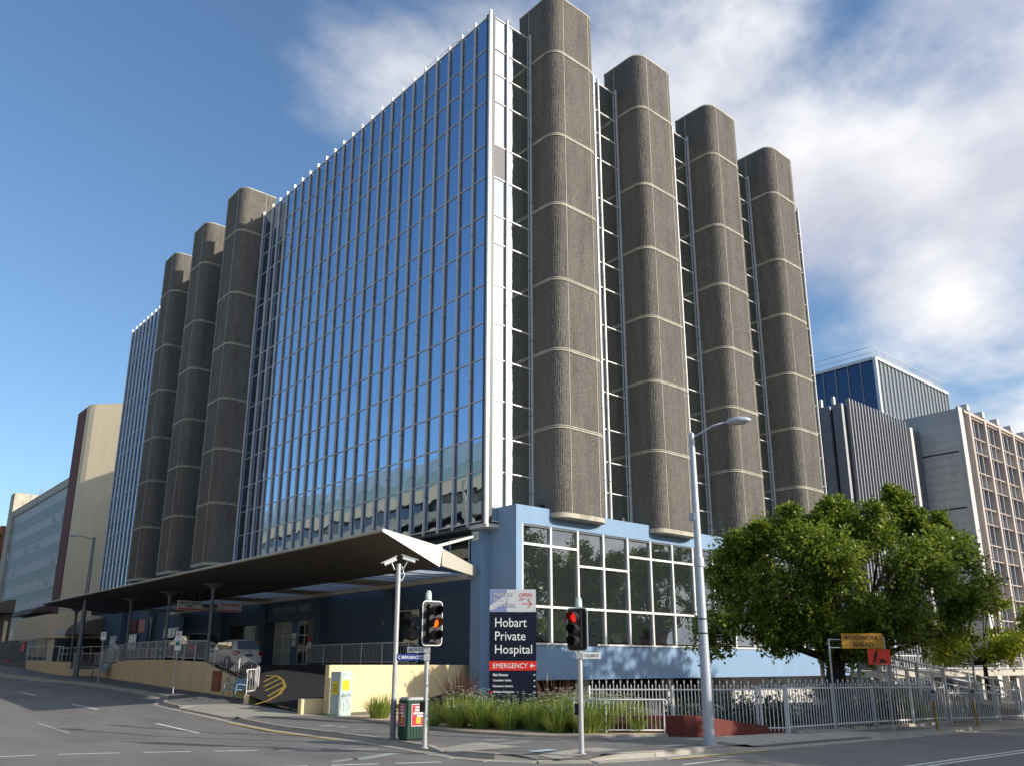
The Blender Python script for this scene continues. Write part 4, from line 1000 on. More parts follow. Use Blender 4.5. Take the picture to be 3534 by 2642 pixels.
# ------------------------------------------------------------------ lamp posts and camera pole
def lamp(label, x, y, zt, arm, mat, r0=0.11, r1=0.055):
    g0 = gz(x, y)+0.13; t = empty('street_lamp', (x, y, g0), 0, label, 'street lamp', 'street lamps')
    p = MB(); p.cyl((x, y, g0), (x, y, zt), r0, r1, n=18); p.cyl((x, y, zt), (x, y, zt+0.05), r1*0.9, 0.02, n=12); p.cyl((x, y, g0+(zt-g0)*0.55), (x, y, g0+(zt-g0)*0.55+0.22), r0*0.95, r0*0.93, n=16); p.cyl((x, y, g0), (x, y, g0+0.03), r0+0.06, n=16)
    p.build('pole', mat, t)
    a = Vector(arm); top = Vector((x, y, zt-0.12))
    ap = [top, top+a*0.3+ZV*0.14, top+a*0.65+ZV*0.30, top+a+ZV*0.36]
    MB().tube(ap, [0.035, 0.032, 0.028, 0.026], 8).build('arm', mat, t, smooth=True)
    h = a.normalized(); c = top+a+ZV*0.36; s_ = ZV.cross(h); mb = MB(); vs = []; n = 9
    prof = [(0.0, 0.03, 0.03), (0.10, 0.10, 0.08), (0.32, 0.16, 0.12), (0.55, 0.13, 0.10), (0.66, 0.03, 0.03)]
    m_ = 10
    for (u, w, hh) in prof:
        for i in range(m_):
            al = 2*math.pi*i/m_; zz = math.sin(al); vs.append(c+h*u+s_*w*math.cos(al)+ZV*(hh*zz if zz > 0 else hh*0.55*zz))
    fs = [(k*m_+i, k*m_+(i+1) % m_, (k+1)*m_+(i+1) % m_, (k+1)*m_+i) for k in range(len(prof)-1) for i in range(m_)]+[tuple(range(m_)), tuple(range(4*m_+m_-1, 4*m_-1, -1))]
    hd = mb.add(vs, fs).build('lamp_head', lamp_grey, t, smooth=True)
    MB().obox(c, h, s_, ZV, (0.16, -0.09, -0.075), (0.50, 0.09, -0.055)).build('diffuser', M('lamp_diffuser', (0.5, 0.47, 0.36), 0.3, var=0) if 'lamp_diffuser' not in MATS else MATS['lamp_diffuser'], hd)
    return t
lm = lamp('tall pale street lamp on the Collins Street kerb', -6.12, -16.18, 7.95, (0.45, -0.78, 0), lamp_grey, 0.14, 0.07)
cbx = MB()
cbx.box((-6.22, -16.20, 5.62), (-6.02, -16.02, 5.82)); cbx.build('junction_box', lamp_grey, lm)
for z in (3.1, 2.75): MB().cyl((-6.12, -16.18, z), (-6.12, -16.18, z+0.03), 0.128, n=16).build('strap', black, lm)
lamp('darker street lamp beside the far cream wall', -8.28, 31.74, 10.3, (-0.35, 3.9, 0.3), dark_steel, 0.17, 0.09)
cp = empty('camera_pole', (-11.13, -9.92, 0.13), 0, 'galvanised pole with two security cameras beside the litter bin', 'camera pole')
p = MB(); p.cyl((-11.13, -9.92, 0.13), (-11.13, -9.92, 4.62), 0.068, 0.060, n=18); p.cyl((-11.13, -9.92, 4.62), (-11.13, -9.92, 4.66), 0.066, n=14); p.cyl((-11.13, -9.92, 4.20), (-11.13, -9.92, 4.27), 0.075, n=14)
p.build('pole', galv, cp)
MB().cyl((-11.13, -9.92, 0.13), (-11.13, -9.92, 1.15), 0.072, n=18).build('painted_base', dark_steel, cp)
for d, nm, c in ((Vector((0.74, -0.62, -0.30)), 1, Vector((-11.05, -9.99, 4.84))), (Vector((-0.72, 0.50, -0.42)), 2, Vector((-11.19, -9.88, 4.80)))):
    d.normalize(); s_ = d.cross(ZV).normalized(); u_ = s_.cross(d)
    h_ = MB().obox(c, d, s_, u_, (0.0, -0.055, -0.05), (0.36, 0.055, 0.045)).build('camera_housing', white, cp, bevel=0.015)
    MB().obox(c, d, s_, u_, (-0.05, -0.07, 0.05), (0.42, 0.07, 0.065)).build('sun_shield', white, h_); MB().cyl(c+d*0.36, c+d*0.37, 0.04, n=12).build('camera_lens', black, h_)
    MB().tube([(-11.13, -9.92, 4.55), Vector((-11.13, -9.92, 4.55))+d*0.12, c+d*0.16-u_*0.05], 0.022, 8).build('bracket', galv, h_)
cb = MB(); cb.tube([(-11.06, -9.97, 4.6), (-11.0, -10.02, 4.35), (-11.06, -9.97, 4.2)], 0.012, 6); cb.build('cable', white, cp)

# ------------------------------------------------------------------ litter bin and cabinet
BN = empty('litter_bin', (-10.78, -10.34, 0.13), math.radians(-12), 'dark green slatted litter bin with red posters between two poles', 'bin')
B = lambda a, b, n_, m_, par=BN, bev=0.0: MB().box(a, b).build(n_, m_, par, True, bevel=bev)
B((-0.30, -0.30, 0.05), (0.30, 0.30, 1.0), 'body', bingreen, BN, 0.02)
for k in range(7):
    for f in range(4):
        x = -0.25+k*0.083; a = math.pi/2*f; q = MB().box((x-0.03, -0.312, 0.10), (x+0.03, -0.299, 0.98))
        q.v = [(vx*math.cos(a)-vy*math.sin(a), vx*math.sin(a)+vy*math.cos(a), vz) for vx, vy, vz in q.v]
        q.build('slat', bingreen, BN, True)
B((-0.27, -0.27, 0.0), (0.27, 0.27, 0.05), 'foot', black); 
bl = MB(); bl.prism([(x, y) for x, y in rrect(0.62, 0.62, 0.05)], 1.0, 1.035); bl.prism([(x, y) for x, y in rrect(0.56, 0.56, 0.08)], 1.035, 1.06); bl.build('lid', galv, BN, True)
for f, U, N in ((0, Vector((1, 0, 0)), Vector((0, -1, 0))), (1, Vector((0, -1, 0)), Vector((-1, 0, 0)))):
    O = N*0.312-U*0.19
    pf = MB().obox(O, U, ZV, N, (0, 0.36, 0.0), (0.38, 0.90, 0.008)).build('poster_frame', white, BN, True)
    MB().obox(O, U, ZV, N, (0.015, 0.375, 0.0085), (0.365, 0.885, 0.011)).build('poster', posterred, BN, True)
    for k, w in enumerate((0.18, 0.2, 0.28)): MB().obox(O, U, ZV, N, (0.19-w/2, 0.80-0.075*k, 0.0115), (0.19+w/2, 0.845-0.075*k, 0.013)).build('poster_line', white, BN, True)
    MB().obox(O, U, ZV, N, (0.13, 0.42, 0.0115), (0.26, 0.58, 0.013)).build('poster_mug', M('mug_yellow', (0.65, 0.45, 0.05), 0.5) if f == 0 else MATS['mug_yellow'], BN, True)
    MB().obox(O, U, ZV, N, (0.15, 0.585, 0.0115), (0.33, 0.625, 0.013)).build('poster_foam', white, BN, True)
CB = empty('utility_cabinet', (-7.62, -1.0, gz(-7.5, -0.86)+0.13), math.radians(16), 'grey green utility cabinet with yellow posters and graffiti by the cream wall', 'cabinet')
C_ = lambda a, b, n_, m_, bev=0.0: MB().box(a, b).build(n_, m_, CB, True, bevel=bev)
C_((0.0, 0.0, 0.0), (0.62, 0.50, 1.56), 'body', cabinet, 0.01)
C_((0.03, -0.012, 0.05), (0.59, -0.001, 1.5), 'door', cabinet); C_((-0.012, 0.03, 0.05), (-0.001, 0.47, 1.5), 'side_panel', cabinet)
C_((0.08, -0.017, 0.90), (0.46, -0.0125, 1.26), 'poster', yellow); C_((-0.017, 0.10, 0.75), (-0.0125, 0.38, 1.22), 'poster', yellow)
for k in range(3): C_((0.13, -0.0195, 0.98+0.09*k), (0.42-0.05*k, -0.0175, 1.0+0.09*k), 'poster_line', txtred)
for k in range(3): C_((-0.0195, 0.14, 0.88+0.09*k), (-0.0175, 0.34, 0.905+0.09*k), 'poster_line', txtblack)
C_((0.12, -0.016, 1.30), (0.34, -0.0125, 1.40), 'label_plate', signgrey)
gr = MB(); r5 = random.Random(9)
pts = []; x = 0.05
for k in range(26):
    pts.append((x, -0.016, 0.72+r5.uniform(-0.09, 0.09))); x += 0.02
gr.tube(pts, 0.005, 4)
for k in range(5):
    x = r5.uniform(0.05, 0.5); gr.tube([(x, -0.016, 0.15), (x+r5.uniform(-.1, .1), -0.016, 0.35), (x+r5.uniform(-.1, .1), -0.016, 0.6)], 0.003, 4)
for k in range(2): gr.tube([(0.08, -0.016, 1.45+0.03*k), (0.22, -0.016, 1.45+0.03*k)], 0.005, 4)
gr.build('graffiti', txtblack, CB, True)

# ------------------------------------------------------------------ benches
def bench():
    t = empty('bench', (0, 0, 0), 0)
    s_ = MB(); 
    for k in range(8): s_.box((-0.70+k*0.178, -0.44, 0.41), (-0.70+k*0.178+0.155, 0.0, 0.435))
    s_.box((-0.72, -0.46, 0.39), (0.72, -0.42, 0.44)); s_.build('seat', benchblue, t, True)
    b = MB()
    for k in range(8): b.obox((0, 0.0, 0.46), Vector((1, 0, 0)), Vector((0, 0.22, 1)).normalized(), Vector((0, -1, 0.22)).normalized(), (-0.70+k*0.178, 0, -0.012), (-0.70+k*0.178+0.155, 0.42, 0.012))
    b.obox((0, 0.0, 0.46), Vector((1, 0, 0)), Vector((0, 0.22, 1)).normalized(), Vector((0, -1, 0.22)).normalized(), (-0.72, 0.40, -0.02), (0.72, 0.44, 0.02)); b.build('backrest', benchblue, t, True)
    for x in (-0.72, 0.72):
        MB().tube([(x, -0.50, 0.0), (x, -0.43, 0.40), (x, -0.43, 0.60), (x, -0.36, 0.66), (x, -0.05, 0.62), (x, 0.06, 0.55)], 0.022, 7).build('arm', benchblue, t, True, smooth=True)
        MB().tube([(x, -0.43, 0.40), (x, 0.0, 0.41), (x, 0.08, 0.0)], 0.022, 7).build('leg', benchblue, t, True, smooth=True)
    return t
b0 = bench(); b0.location = (-7.15, 8.9, gz(-7.2, 8.9)+0.13); b0.rotation_euler[2] = -math.pi/2-0.03
tag(b0, 'blue metal bench against the cream wall near the driveway', 'bench', 'blue street benches')
b1 = copy_tree(b0); b1.location = (-7.25, 29.6, gz(-7.2, 29.6)+0.13); b1.rotation_euler[2] = -math.pi/2
tag(b1, 'far blue bench near the darker street lamp', 'bench', 'blue street benches')
# life ring holder by the near bench
tg = empty('wall_tap_box', (-6.99, 10.6, 0.9), 0, 'small pale fitting with a pipe on the cream wall above the near bench', 'fitting')
bx('box', (-7.02, 10.55, 1.0), (-6.925, 10.75, 1.45), smoothcon, tg); MB().cyl((-6.97, 10.45, 0.45), (-6.97, 10.45, 1.5), 0.02, n=8).build('pipe', galv, tg)

# ------------------------------------------------------------------ parking sign poles, meters, roadwork sign
def psign(label, x, y, z1, plates):
    g0 = gz(x, y)+0.13; t = empty('parking_sign', (x, y, g0), 0, label, 'sign'); MB().cyl((x, y, g0), (x, y, z1), 0.03, n=10).build('pole', galv, t)
    N = Vector((-0.35, -0.94, 0)).normalized(); U = ZV.cross(N); 
    for z0, z2, m_, kind in plates:
        O = Vector((x, y, 0))+N*0.035
        MB().obox(O, U, ZV, N, (-0.14, z0, 0), (0.14, z2, 0.008)).build('plate', m_, t)
        if kind == 'P':
            zc = z2-0.15; rg = MB(); n = 18
            for i in range(n):
                a = 2*math.pi*i/n; b = 2*math.pi*(i+1)/n
                P_ = lambda al, r_: O+U*r_*math.cos(al)+ZV*(zc+r_*math.sin(al))+N*0.0095
                rg.quad(P_(a, 0.075), P_(b, 0.075), P_(b, 0.095), P_(a, 0.095))
            rg.obox(O+ZV*zc, (U+ZV).normalized(), (ZV-U).normalized(), N, (-0.08, -0.009, 0.0086), (0.08, 0.009, 0.0095)); rg.build('ring', txtred, t, recalc=False)
            text('letter', 'P', t, O+U*-0.035+ZV*(zc-0.05), U, N, txtblack, width=0.07, height=0.1, eps=0.0083, bold=True)
        if kind == 'G':
            MB().obox(O, U, ZV, N, (-0.10, z0+0.22, 0.0085), (0.08, z2-0.03, 0.010)).build('green_mark', M('sign_teal', (0.02, 0.20, 0.20), 0.5), t)
    return t
psign('no parking sign pole behind the far bench', -8.99, 24.16, 3.86, [(3.40, 3.86, white, 'P')])
psign('parking sign pole with a teal plate before the cream wall', -8.71, 12.85, 3.58, [(3.14, 3.58, white, 'P'), (2.68, 3.12, white, 'G')])
def meter(label, x, y, h, tilt):
    g0 = gz(x, y)+0.13; t = empty('parking_meter', (x, y, g0), 0, label, 'parking meter', 'parking meters on the kerb')
    tp = Vector((x+tilt, y, h-0.36)); MB().cyl((x, y, g0), tp, 0.035, n=12).build('post', M('meter_ochre', (0.34, 0.20, 0.03), 0.6, var=0.15) if 'meter_ochre' not in MATS else MATS['meter_ochre'], t)
    N = Vector((-0.8, -0.6, 0)).normalized(); U = ZV.cross(N)
    prof = [(-0.10, 0), (0.10, 0), (0.10, 0.26)]+[(0.10*math.cos(a), 0.26+0.10*math.sin(a)) for a in np.linspace(0.3, math.pi-0.3, 6)]+[(-0.10, 0.26)]
    hd = MB().extr(prof, tp-N*0.06, U, ZV, N, 0.12).build('head', M('meter_grey', (0.36, 0.33, 0.31), 0.5, 0.2) if 'meter_grey' not in MATS else MATS['meter_grey'], t)
    MB().extr([(-0.055, 0.22), (0.055, 0.22), (0.055, 0.30), (-0.055, 0.30)], tp+N*0.0601, U, ZV, N, 0.003).build('window', lens_off, hd); MB().extr([(-0.04, 0.10), (0.04, 0.10), (0.04, 0.12), (-0.04, 0.12)], tp+N*0.0601, U, ZV, N, 0.003).build('slot', black, hd)
meter('ochre parking meter nearer to the roadwork sign', 5.33, -16.75, 1.25, -0.06); meter('dark footed parking meter farther right along the kerb', 8.6, -16.75, 1.20, -0.12)
RW = empty('roadwork_sign', (1.6, -15.2, 0.02), 0, 'orange roadwork ahead board and red digger plate on two steel poles', 'road sign')
A_ = Vector((1.70, -15.25, 0)); B_ = Vector((3.0, -16.4, 0)); g0 = gz(1.6, -15.5)+0.13
U = (B_-A_).normalized(); N = Vector((U.y, -U.x, 0)); N = N if N.x < 0 else -N
B_ = A_+U*1.76
for p_, zt in ((A_, 2.80), (B_, 2.86)): MB().cyl((p_.x, p_.y, g0), (p_.x, p_.y, zt), 0.028, n=10).build('pole', galv, RW)
for z in (2.53, 2.78): MB().cyl(A_+ZV*z, B_+ZV*z, 0.016, n=8).build('cross_bar', galv, RW)
MB().obox(A_+N*0.035, U, ZV, N, (0.40, 2.50, 0), (1.72, 2.97, 0.012)).build('orange_board', orange, RW)
text('lettering', 'ROADWORK', RW, A_+N*0.047+U*0.52+ZV*2.77, U, N, txtblack, width=1.06, height=0.13, eps=0.003, bold=True)
text('lettering', 'AHEAD', RW, A_+N*0.047+U*0.73+ZV*2.56, U, N, txtblack, width=0.65, height=0.13, eps=0.003, bold=True)
MB().obox(A_+N*0.05, U, ZV, N, (1.18, 2.02, 0), (1.88, 2.475, 0.012)).build('red_plate', fluoro, RW)
dg = MB(); O = A_+N*0.063+U*1.18+ZV*2.02
def poly(pts): dg.extr(pts, O, U, ZV, N, 0.003)
poly([(0.24, 0.35), (0.30, 0.34), (0.33, 0.38), (0.30, 0.42), (0.25, 0.41)])        # head
poly([(0.17, 0.22), (0.24, 0.20), (0.30, 0.30), (0.26, 0.36), (0.20, 0.33)])        # trunk
poly([(0.17, 0.23), (0.22, 0.23), (0.21, 0.13), (0.17, 0.05), (0.12, 0.05), (0.165, 0.14)])   # leg
poly([(0.20, 0.22), (0.24, 0.20), (0.26, 0.05), (0.22, 0.05), (0.215, 0.13)])
poly([(0.27, 0.31), (0.30, 0.29), (0.315, 0.19), (0.295, 0.19)]); poly([(0.25, 0.27), (0.26, 0.28), (0.38, 0.11), (0.365, 0.105)])
poly([(0.31, 0.05), (0.60, 0.05), (0.52, 0.12), (0.47, 0.165), (0.42, 0.165), (0.36, 0.10)])
dg.build('pictogram', txtblack, RW)

# ------------------------------------------------------------------ cars
def loft(stations, mat, name, parent, sub=2):
    """stations: list of (y, [(halfwidth, z) from bottom centre up to top centre])"""
    vs = []; m_ = len(stations[0][1]); fs = []
    k = 2*m_-2
    for y, prof in stations:
        ring_ = [(w, z) for w, z in prof]+[(-w, z) for w, z in prof[-2:0:-1]]
        vs += [(w, y, z) for w, z in ring_]
    n = len(stations)
    for i in range(n-1):
        for j in range(k): fs.append((i*k+j, i*k+(j+1) % k, (i+1)*k+(j+1) % k, (i+1)*k+j))
    fs += [tuple(range(k-1, -1, -1)), tuple(range((n-1)*k, n*k))]
    mb = MB().add(vs, fs); o = mb.build(name, mat, parent, True, smooth=True)
    md = o.modifiers.new('sub', 'SUBSURF'); md.levels = sub; md.render_levels = sub
    return o
def car(label, paint, loc, rz, L=3.75, H=1.53, Wd=1.69, suv=False, group='cars at the entrance', marks=False):
    t = empty('car', loc, rz, label, 'car', group)
    hw = Wd/2; belt = H*0.60; gc = 0.20 if not suv else 0.28
    # y runs from rear (0) to front (L)
    def st(y, w, zb, zs, zt, tw): return (y, [(0, zb), (w*0.88, zb), (w, zb+0.12), (w*1.0, zs-0.10), (w*0.97, zs), (tw, zt), (0, zt)])
    body = [st(0.0, hw*0.82, gc+0.12, belt-0.16, belt-0.12, hw*0.6), st(0.05, hw*0.93, gc+0.05, belt-0.05, belt-0.01, hw*0.7), st(0.30, hw, gc, belt, belt+0.03, hw*0.8), st(L*0.30, hw, gc, belt-0.01, belt+0.02, hw*0.8), st(L*0.62, hw, gc, belt-0.04, belt+0.0, hw*0.8),
            st(L*0.76, hw*0.99, gc, belt-0.10, belt-0.04, hw*0.75), st(L*0.90, hw*0.95, gc, belt-0.24, belt-0.15, hw*0.7), st(L*0.98, hw*0.82, gc+0.04, belt-0.36, belt-0.26, hw*0.55), st(L, hw*0.62, gc+0.1, belt-0.45, belt-0.36, hw*0.4)]
    bo = loft(body, paint, 'body', t)
    r1 = 0.40 if not suv else 0.25
    cab = [(0.10 if not suv else 0.06, [(0, belt-0.1), (hw*0.88, belt-0.1), (hw*0.86, belt), (hw*0.82, belt+0.06), (0, belt+0.07)]),
           (r1, [(0, belt-0.1), (hw*0.93, belt-0.1), (hw*0.93, belt+0.02), (hw*0.76, H-0.13), (0, H-0.06)]),
           (L*0.26, [(0, belt-0.1), (hw*0.95, belt-0.1), (hw*0.95, belt+0.02), (hw*0.76, H-0.05), (0, H)]),
           (L*0.48, [(0, belt-0.1), (hw*0.95, belt-0.1), (hw*0.95, belt), (hw*0.75, H-0.06), (0, H-0.005)]),
           (L*0.60, [(0, belt-0.1), (hw*0.93, belt-0.1), (hw*0.93, belt-0.02), (hw*0.74, H-0.18), (0, H-0.12)]),
           (L*0.80, [(0, belt-0.2), (hw*0.86, belt-0.2), (hw*0.84, belt-0.10), (hw*0.70, belt-0.07), (0, belt-0.05)])]
    loft(cab, paint, 'cabin', t)
    gl = darkglass
    # windows set slightly proud of the cabin
    for sd in (-1, 1):
        f = lambda y, z, o_: (sd*(hw*0.955-(z-belt)/(H-belt)*hw*0.19+o_), y, z)
        w_ = MB()
        for ya, yb, za, zb in ((0.42, L*0.27, 0.06, 0.10), (L*0.29, L*0.60, 0.06, 0.10)):
            q = [f(ya+0.02, belt+za, 0.012), f(yb+(0.20 if yb > L*0.5 else 0), belt+za-0.02, 0.012), f(yb-(0.12 if yb > L*0.5 else 0), H-0.20, 0.012), f(ya+0.20 if ya < 1 else ya, H-0.20, 0.012)]
            w_.add(q, [(0, 1, 2, 3)])
        w_.build('side_window', gl, t, True, recalc=False)
        MB().box((sd*hw-0.01 if sd > 0 else sd*hw-0.14, L*0.64, belt+0.0), (sd*hw+0.14 if sd > 0 else sd*hw+0.01, L*0.66, belt+0.11)).build('mirror', paint, t, True, bevel=0.02)
        MB().add([(sd*hw*0.62, -0.012, belt-0.06), (sd*hw*0.93, 0.03, belt-0.05), (sd*hw*1.0, 0.24, belt-0.02), (sd*hw*1.0, 0.20, belt-0.20), (sd*hw*0.93, 0.0, belt-0.30), (sd*hw*0.68, -0.015, belt-0.24)], [(0, 1, 4, 5), (1, 2, 3, 4)]).build('tail_light', taillight, t, True, recalc=False)
        MB().add([(sd*hw*0.55, L-0.02, belt-0.36), (sd*hw*0.90, L*0.94, belt-0.26), (sd*hw*0.92, L*0.935, belt-0.38), (sd*hw*0.58, L-0.005, belt-0.47)], [(0, 1, 2, 3)]).build('headlight', headlight, t, True, recalc=False)
        for y in (L*0.185, L*0.82):
            r_ = 0.30 if not suv else 0.36
            wh = MB().cyl((sd*(hw-0.17), y, r_), (sd*(hw+0.012), y, r_), r_, n=24).build('wheel', tyre, t, True)
            MB().cyl((sd*(hw+0.012), y, r_), (sd*(hw+0.02), y, r_), r_*0.62, n=20).build('rim', rim, t, True)
            MB().cyl((sd*(hw-0.19), y, r_+0.02), (sd*(hw+0.004), y, r_+0.02), r_+0.055, n=24).build('wheel_arch', black, t, True)
    rw = MB().add([(-hw*0.74, 0.055, belt+0.05), (hw*0.74, 0.055, belt+0.05), (hw*0.62, 0.30 if not suv else 0.18, H-0.14), (-hw*0.62, 0.30 if not suv else 0.18, H-0.14)], [(0, 1, 2, 3)]); rw.build('rear_window', gl, t, True, recalc=False)
    MB().add([(-hw*0.80, L*0.795, belt+0.0), (hw*0.80, L*0.795, belt+0.0), (hw*0.66, L*0.60, H-0.09), (-hw*0.66, L*0.60, H-0.09)], [(0, 1, 2, 3)]).build('windscreen', gl, t, True, recalc=False)
    MB().box((-0.19, -0.03, belt-0.32), (0.19, -0.012, belt-0.20)).build('number_plate', M('plate_dark', (0.06, 0.07, 0.12), 0.5) if 'plate_dark' not in MATS else MATS['plate_dark'], t, True)
    MB().box((-hw*0.86, -0.035, gc+0.06), (hw*0.86, 0.25, gc+0.24)).build('rear_bumper', paint, t, True, bevel=0.05)
    MB().tube([(0.2, 0.55, H-0.02), (0.2, 0.35, H+0.14)], 0.006, 5).build('aerial', black, t, True)
    if marks:
        text('lettering', 'HOBART', t, (-hw-0.002, L*0.50, belt-0.36), Vector((0, -1, 0)), Vector((-1, 0, 0)), txtgrey, width=0.75, height=0.10, local=True, eps=0.006)
        text('lettering', 'HOBART', t, (-0.05, -0.035, gc+0.10), Vector((1, 0, 0)), Vector((0, -1, 0)), txtgrey, width=0.6, height=0.09, local=True, eps=0.004)
        MB().cyl((0, -0.005, belt-0.07), (0, 0.01, belt-0.07), 0.05, n=16).build('badge', rim, t, True)
    return t
car('white hatchback seen from behind on the entrance drive', carwhite, (-4.55, 14.0, 1.83), math.radians(4), marks=True)
car('large black car parked ahead of the white hatchback', carblack, (-4.9, 18.9, 2.02), math.radians(6), L=4.5, H=1.78, Wd=1.86, suv=True)
# ------------------------------------------------------------------ maroon ramp wall, spear fence
mw_ = wall_strip(MB(), [(-5.6, -12.6), (-4.72, -13.6), (-4.45, -14.15), (-4.2, -14.40), (-2.2, -14.62), (-0.4, -14.72)], 0.22, [0.62, 0.64, 0.66, 0.66, 0.40, 0.17], [-0.3]*6).build('ramp_wall', maroon)
tag(mw_, 'low maroon wall tapering along the footpath below the spear fence', 'wall')
pk_hi = MB(); pk_hi.box((-0.011, -0.011, 0), (0.011, 0.011, 1.36)); pk_hi.cyl((0, 0, 1.36), (0, 0, 1.385), 0.011, 0.032, n=4); pk_hi.cyl((0, 0, 1.385), (0, 0, 1.47), 0.032, 0.002, n=4)
pk_hi = pk_hi.mesh('picket', white_rail)
pk_lo = MB(); pk_lo.box((-0.011, -0.011, 0), (0.011, 0.011, 1.24)); pk_lo.cyl((0, 0, 1.24), (0, 0, 1.265), 0.011, 0.032, n=4); pk_lo.cyl((0, 0, 1.265), (0, 0, 1.35), 0.032, 0.002, n=4)
pk_lo = pk_lo.mesh('picket', white_rail)
def spear(name, label, a, b, z0, z1, spacing=0.105, posts=2.2, lo_start=0, h=1.0, cat='fence', flat=False):
    a = Vector((a[0], a[1], z0)); b = Vector((b[0], b[1], z1)); t = empty(name, a, 0, label, cat); d = b-a; L = d.length; u = d.normalized()
    for z in (0.10, 1.19*h): MB().obox(a, u, ZV, u.cross(ZV), (0, z-0.02, -0.017), (L, z+0.02, 0.017)).build('rail', white_rail, t)
    n = int(L/spacing)
    for k in range(1, n):
        q = a+u*(k*L/n); place('picket', pk_hi if k % 2 or flat else pk_lo, t, q, math.atan2(u.y, u.x), (1, 1, h))
    m_ = max(1, int(round(L/posts)))
    for k in range(m_+1):
        q = a+u*(k*L/m_); MB().box((q.x-0.03, q.y-0.03, q.z-0.12), (q.x+0.03, q.y+0.03, q.z+1.30*h)).build('post', white_rail, t)
    return t
spear('spear_fence', 'white spear fence running back behind the ramp left of the gate', (-4.9, -11.0), (-1.35, -14.45), 0.10, 0.10)
spear('fence_gate', 'white spear gate between two thicker posts in the fence', (-1.30, -14.55), (-0.75, -15.02), 0.12, 0.12, posts=3, cat='gate')
spear('spear_fence', 'long white spear fence along the footpath left of the tree trunk', (-0.70, -15.06), (4.6, -15.08), 0.14, 0.08, spacing=0.16)
spear('spear_fence', 'white spear fence along the footpath right of the tree trunk', (4.62, -15.08), (9.9, -15.2), 0.08, 0.0, spacing=0.19)
spear('spear_fence', 'lower white picket barrier by the parking meters', (10.0, -15.3), (13.4, -15.75), -0.02, -0.08, spacing=0.16, h=0.85)
spear('fence_gate', 'white gate panel at the right end of the barrier', (14.6, -15.2), (18.0, -16.05), -0.12, -0.16, spacing=0.17, h=0.95, cat='gate')
railing('railing', 'white railing at the foot of the corner garden ramp', [(-4.78, -13.72, 0.15), (-5.6, -12.95, 0.15), (-7.0, -11.7, 0.15)][:2]+[(-6.6, -12.05, 0.15)], 0.92, 1.6, 0.115)
bd = MB(); bd.prism([(-0.6, -14.95), (12.5, -15.05), (12.5, -8), (4, -6), (-0.4, -10)], -0.3, 0.0)
bd.v = [(x, y, z if z < -0.1 else gz(x, y)+0.15) for x, y, z in bd.v]
o = bd.build('garden_soil', dirt); tag(o, 'bare soil bed behind the spear fence', 'soil', kind='stuff')
bk = MB()
rb = random.Random(21); x = -0.6
while x < 9.5:
    w = rb.uniform(0.35, 0.8); bk.box((x, -15.32+rb.uniform(-0.03, 0.03), gz(x, -15)+0.06), (x+w, -15.12, gz(x, -15)+0.17+rb.uniform(0, 0.06))); x += w+0.02
o = bk.build('stone_edging', kerbmat); tag(o, 'rough stone edging under the spear fence', 'edging')

# ------------------------------------------------------------------ trees
def branch_tree(name, label, base, trunk_pts, trunk_r, lobes, nleaf, leaf, mat, seed, group=None, twigs=14, flatness=0.6, elong=1.9, limb=1):
    r = np.random.RandomState(seed); t = empty(name, base, 0, label, 'tree', group)
    tb = MB(); tb.tube(trunk_pts, trunk_r, 10)
    fork = Vector(trunk_pts[-1]); V = []; F = []
    per = max(3, nleaf//max(1, len(lobes)*twigs))
    for li, (c, rad) in enumerate(lobes):
        c = Vector(c); mid = fork.lerp(c, 0.55)+Vector((r.normal(0, 0.25), r.normal(0, 0.25), -0.15*(c-fork).length*0.4+r.normal(0, 0.1)))
        if li % limb == 0: tb.tube([fork-ZV*0.15, fork.lerp(mid, 0.5)+Vector((0, 0, -0.1)), mid, c], [trunk_r[-1]*0.62, trunk_r[-1]*0.42, trunk_r[-1]*0.26, 0.02], 6)
        nt_ = twigs
        for k in range(nt_):
            # twig direction: outward from the lobe centre
            d = r.normal(0, 1, 3); d[2] = d[2]*0.75+0.25; d /= np.linalg.norm(d)
            a0 = np.array(c)+d*rad*r.uniform(0.05, 0.35); L = rad*r.uniform(0.55, 1.05)
            e_ = a0+d*L+np.array([0, 0, -0.12*L])
            if k % 3 == 0: tb.tube([c, Vector(a0), Vector(e_)], [0.018, 0.012, 0.004], 4)
            for i in range(per):
                s_ = r.beta(1.8, 1.1); p = a0+(e_-a0)*s_+r.normal(0, 0.10*rad+0.04, 3)
                sz = leaf*r.uniform(0.65, 1.25)
                ld = d*0.6+r.normal(0, 0.6, 3)+np.array([0, 0, -0.25]); ld /= np.linalg.norm(ld)
                sd = np.cross(ld, np.array([0, 0, 1.0])+r.normal(0, 0.35, 3)); sd /= (np.linalg.norm(sd)+1e-6)
                up_ = np.cross(sd, ld)
                b = len(V); w = sz*0.5/elong*1.6
                V += [p, p+ld*sz*0.5+sd*w+up_*sz*0.08, p+ld*sz, p+ld*sz*0.5-sd*w+up_*sz*0.08]; F.append((b, b+1, b+2, b+3))
    tb.build('trunk', bark, t, smooth=True, recalc=False)
    me = npmesh('crown', V, F, mat); o = bpy.data.objects.new('crown', me); link(o, t); reg(o)
    return t
tr = np.random.RandomState(4)
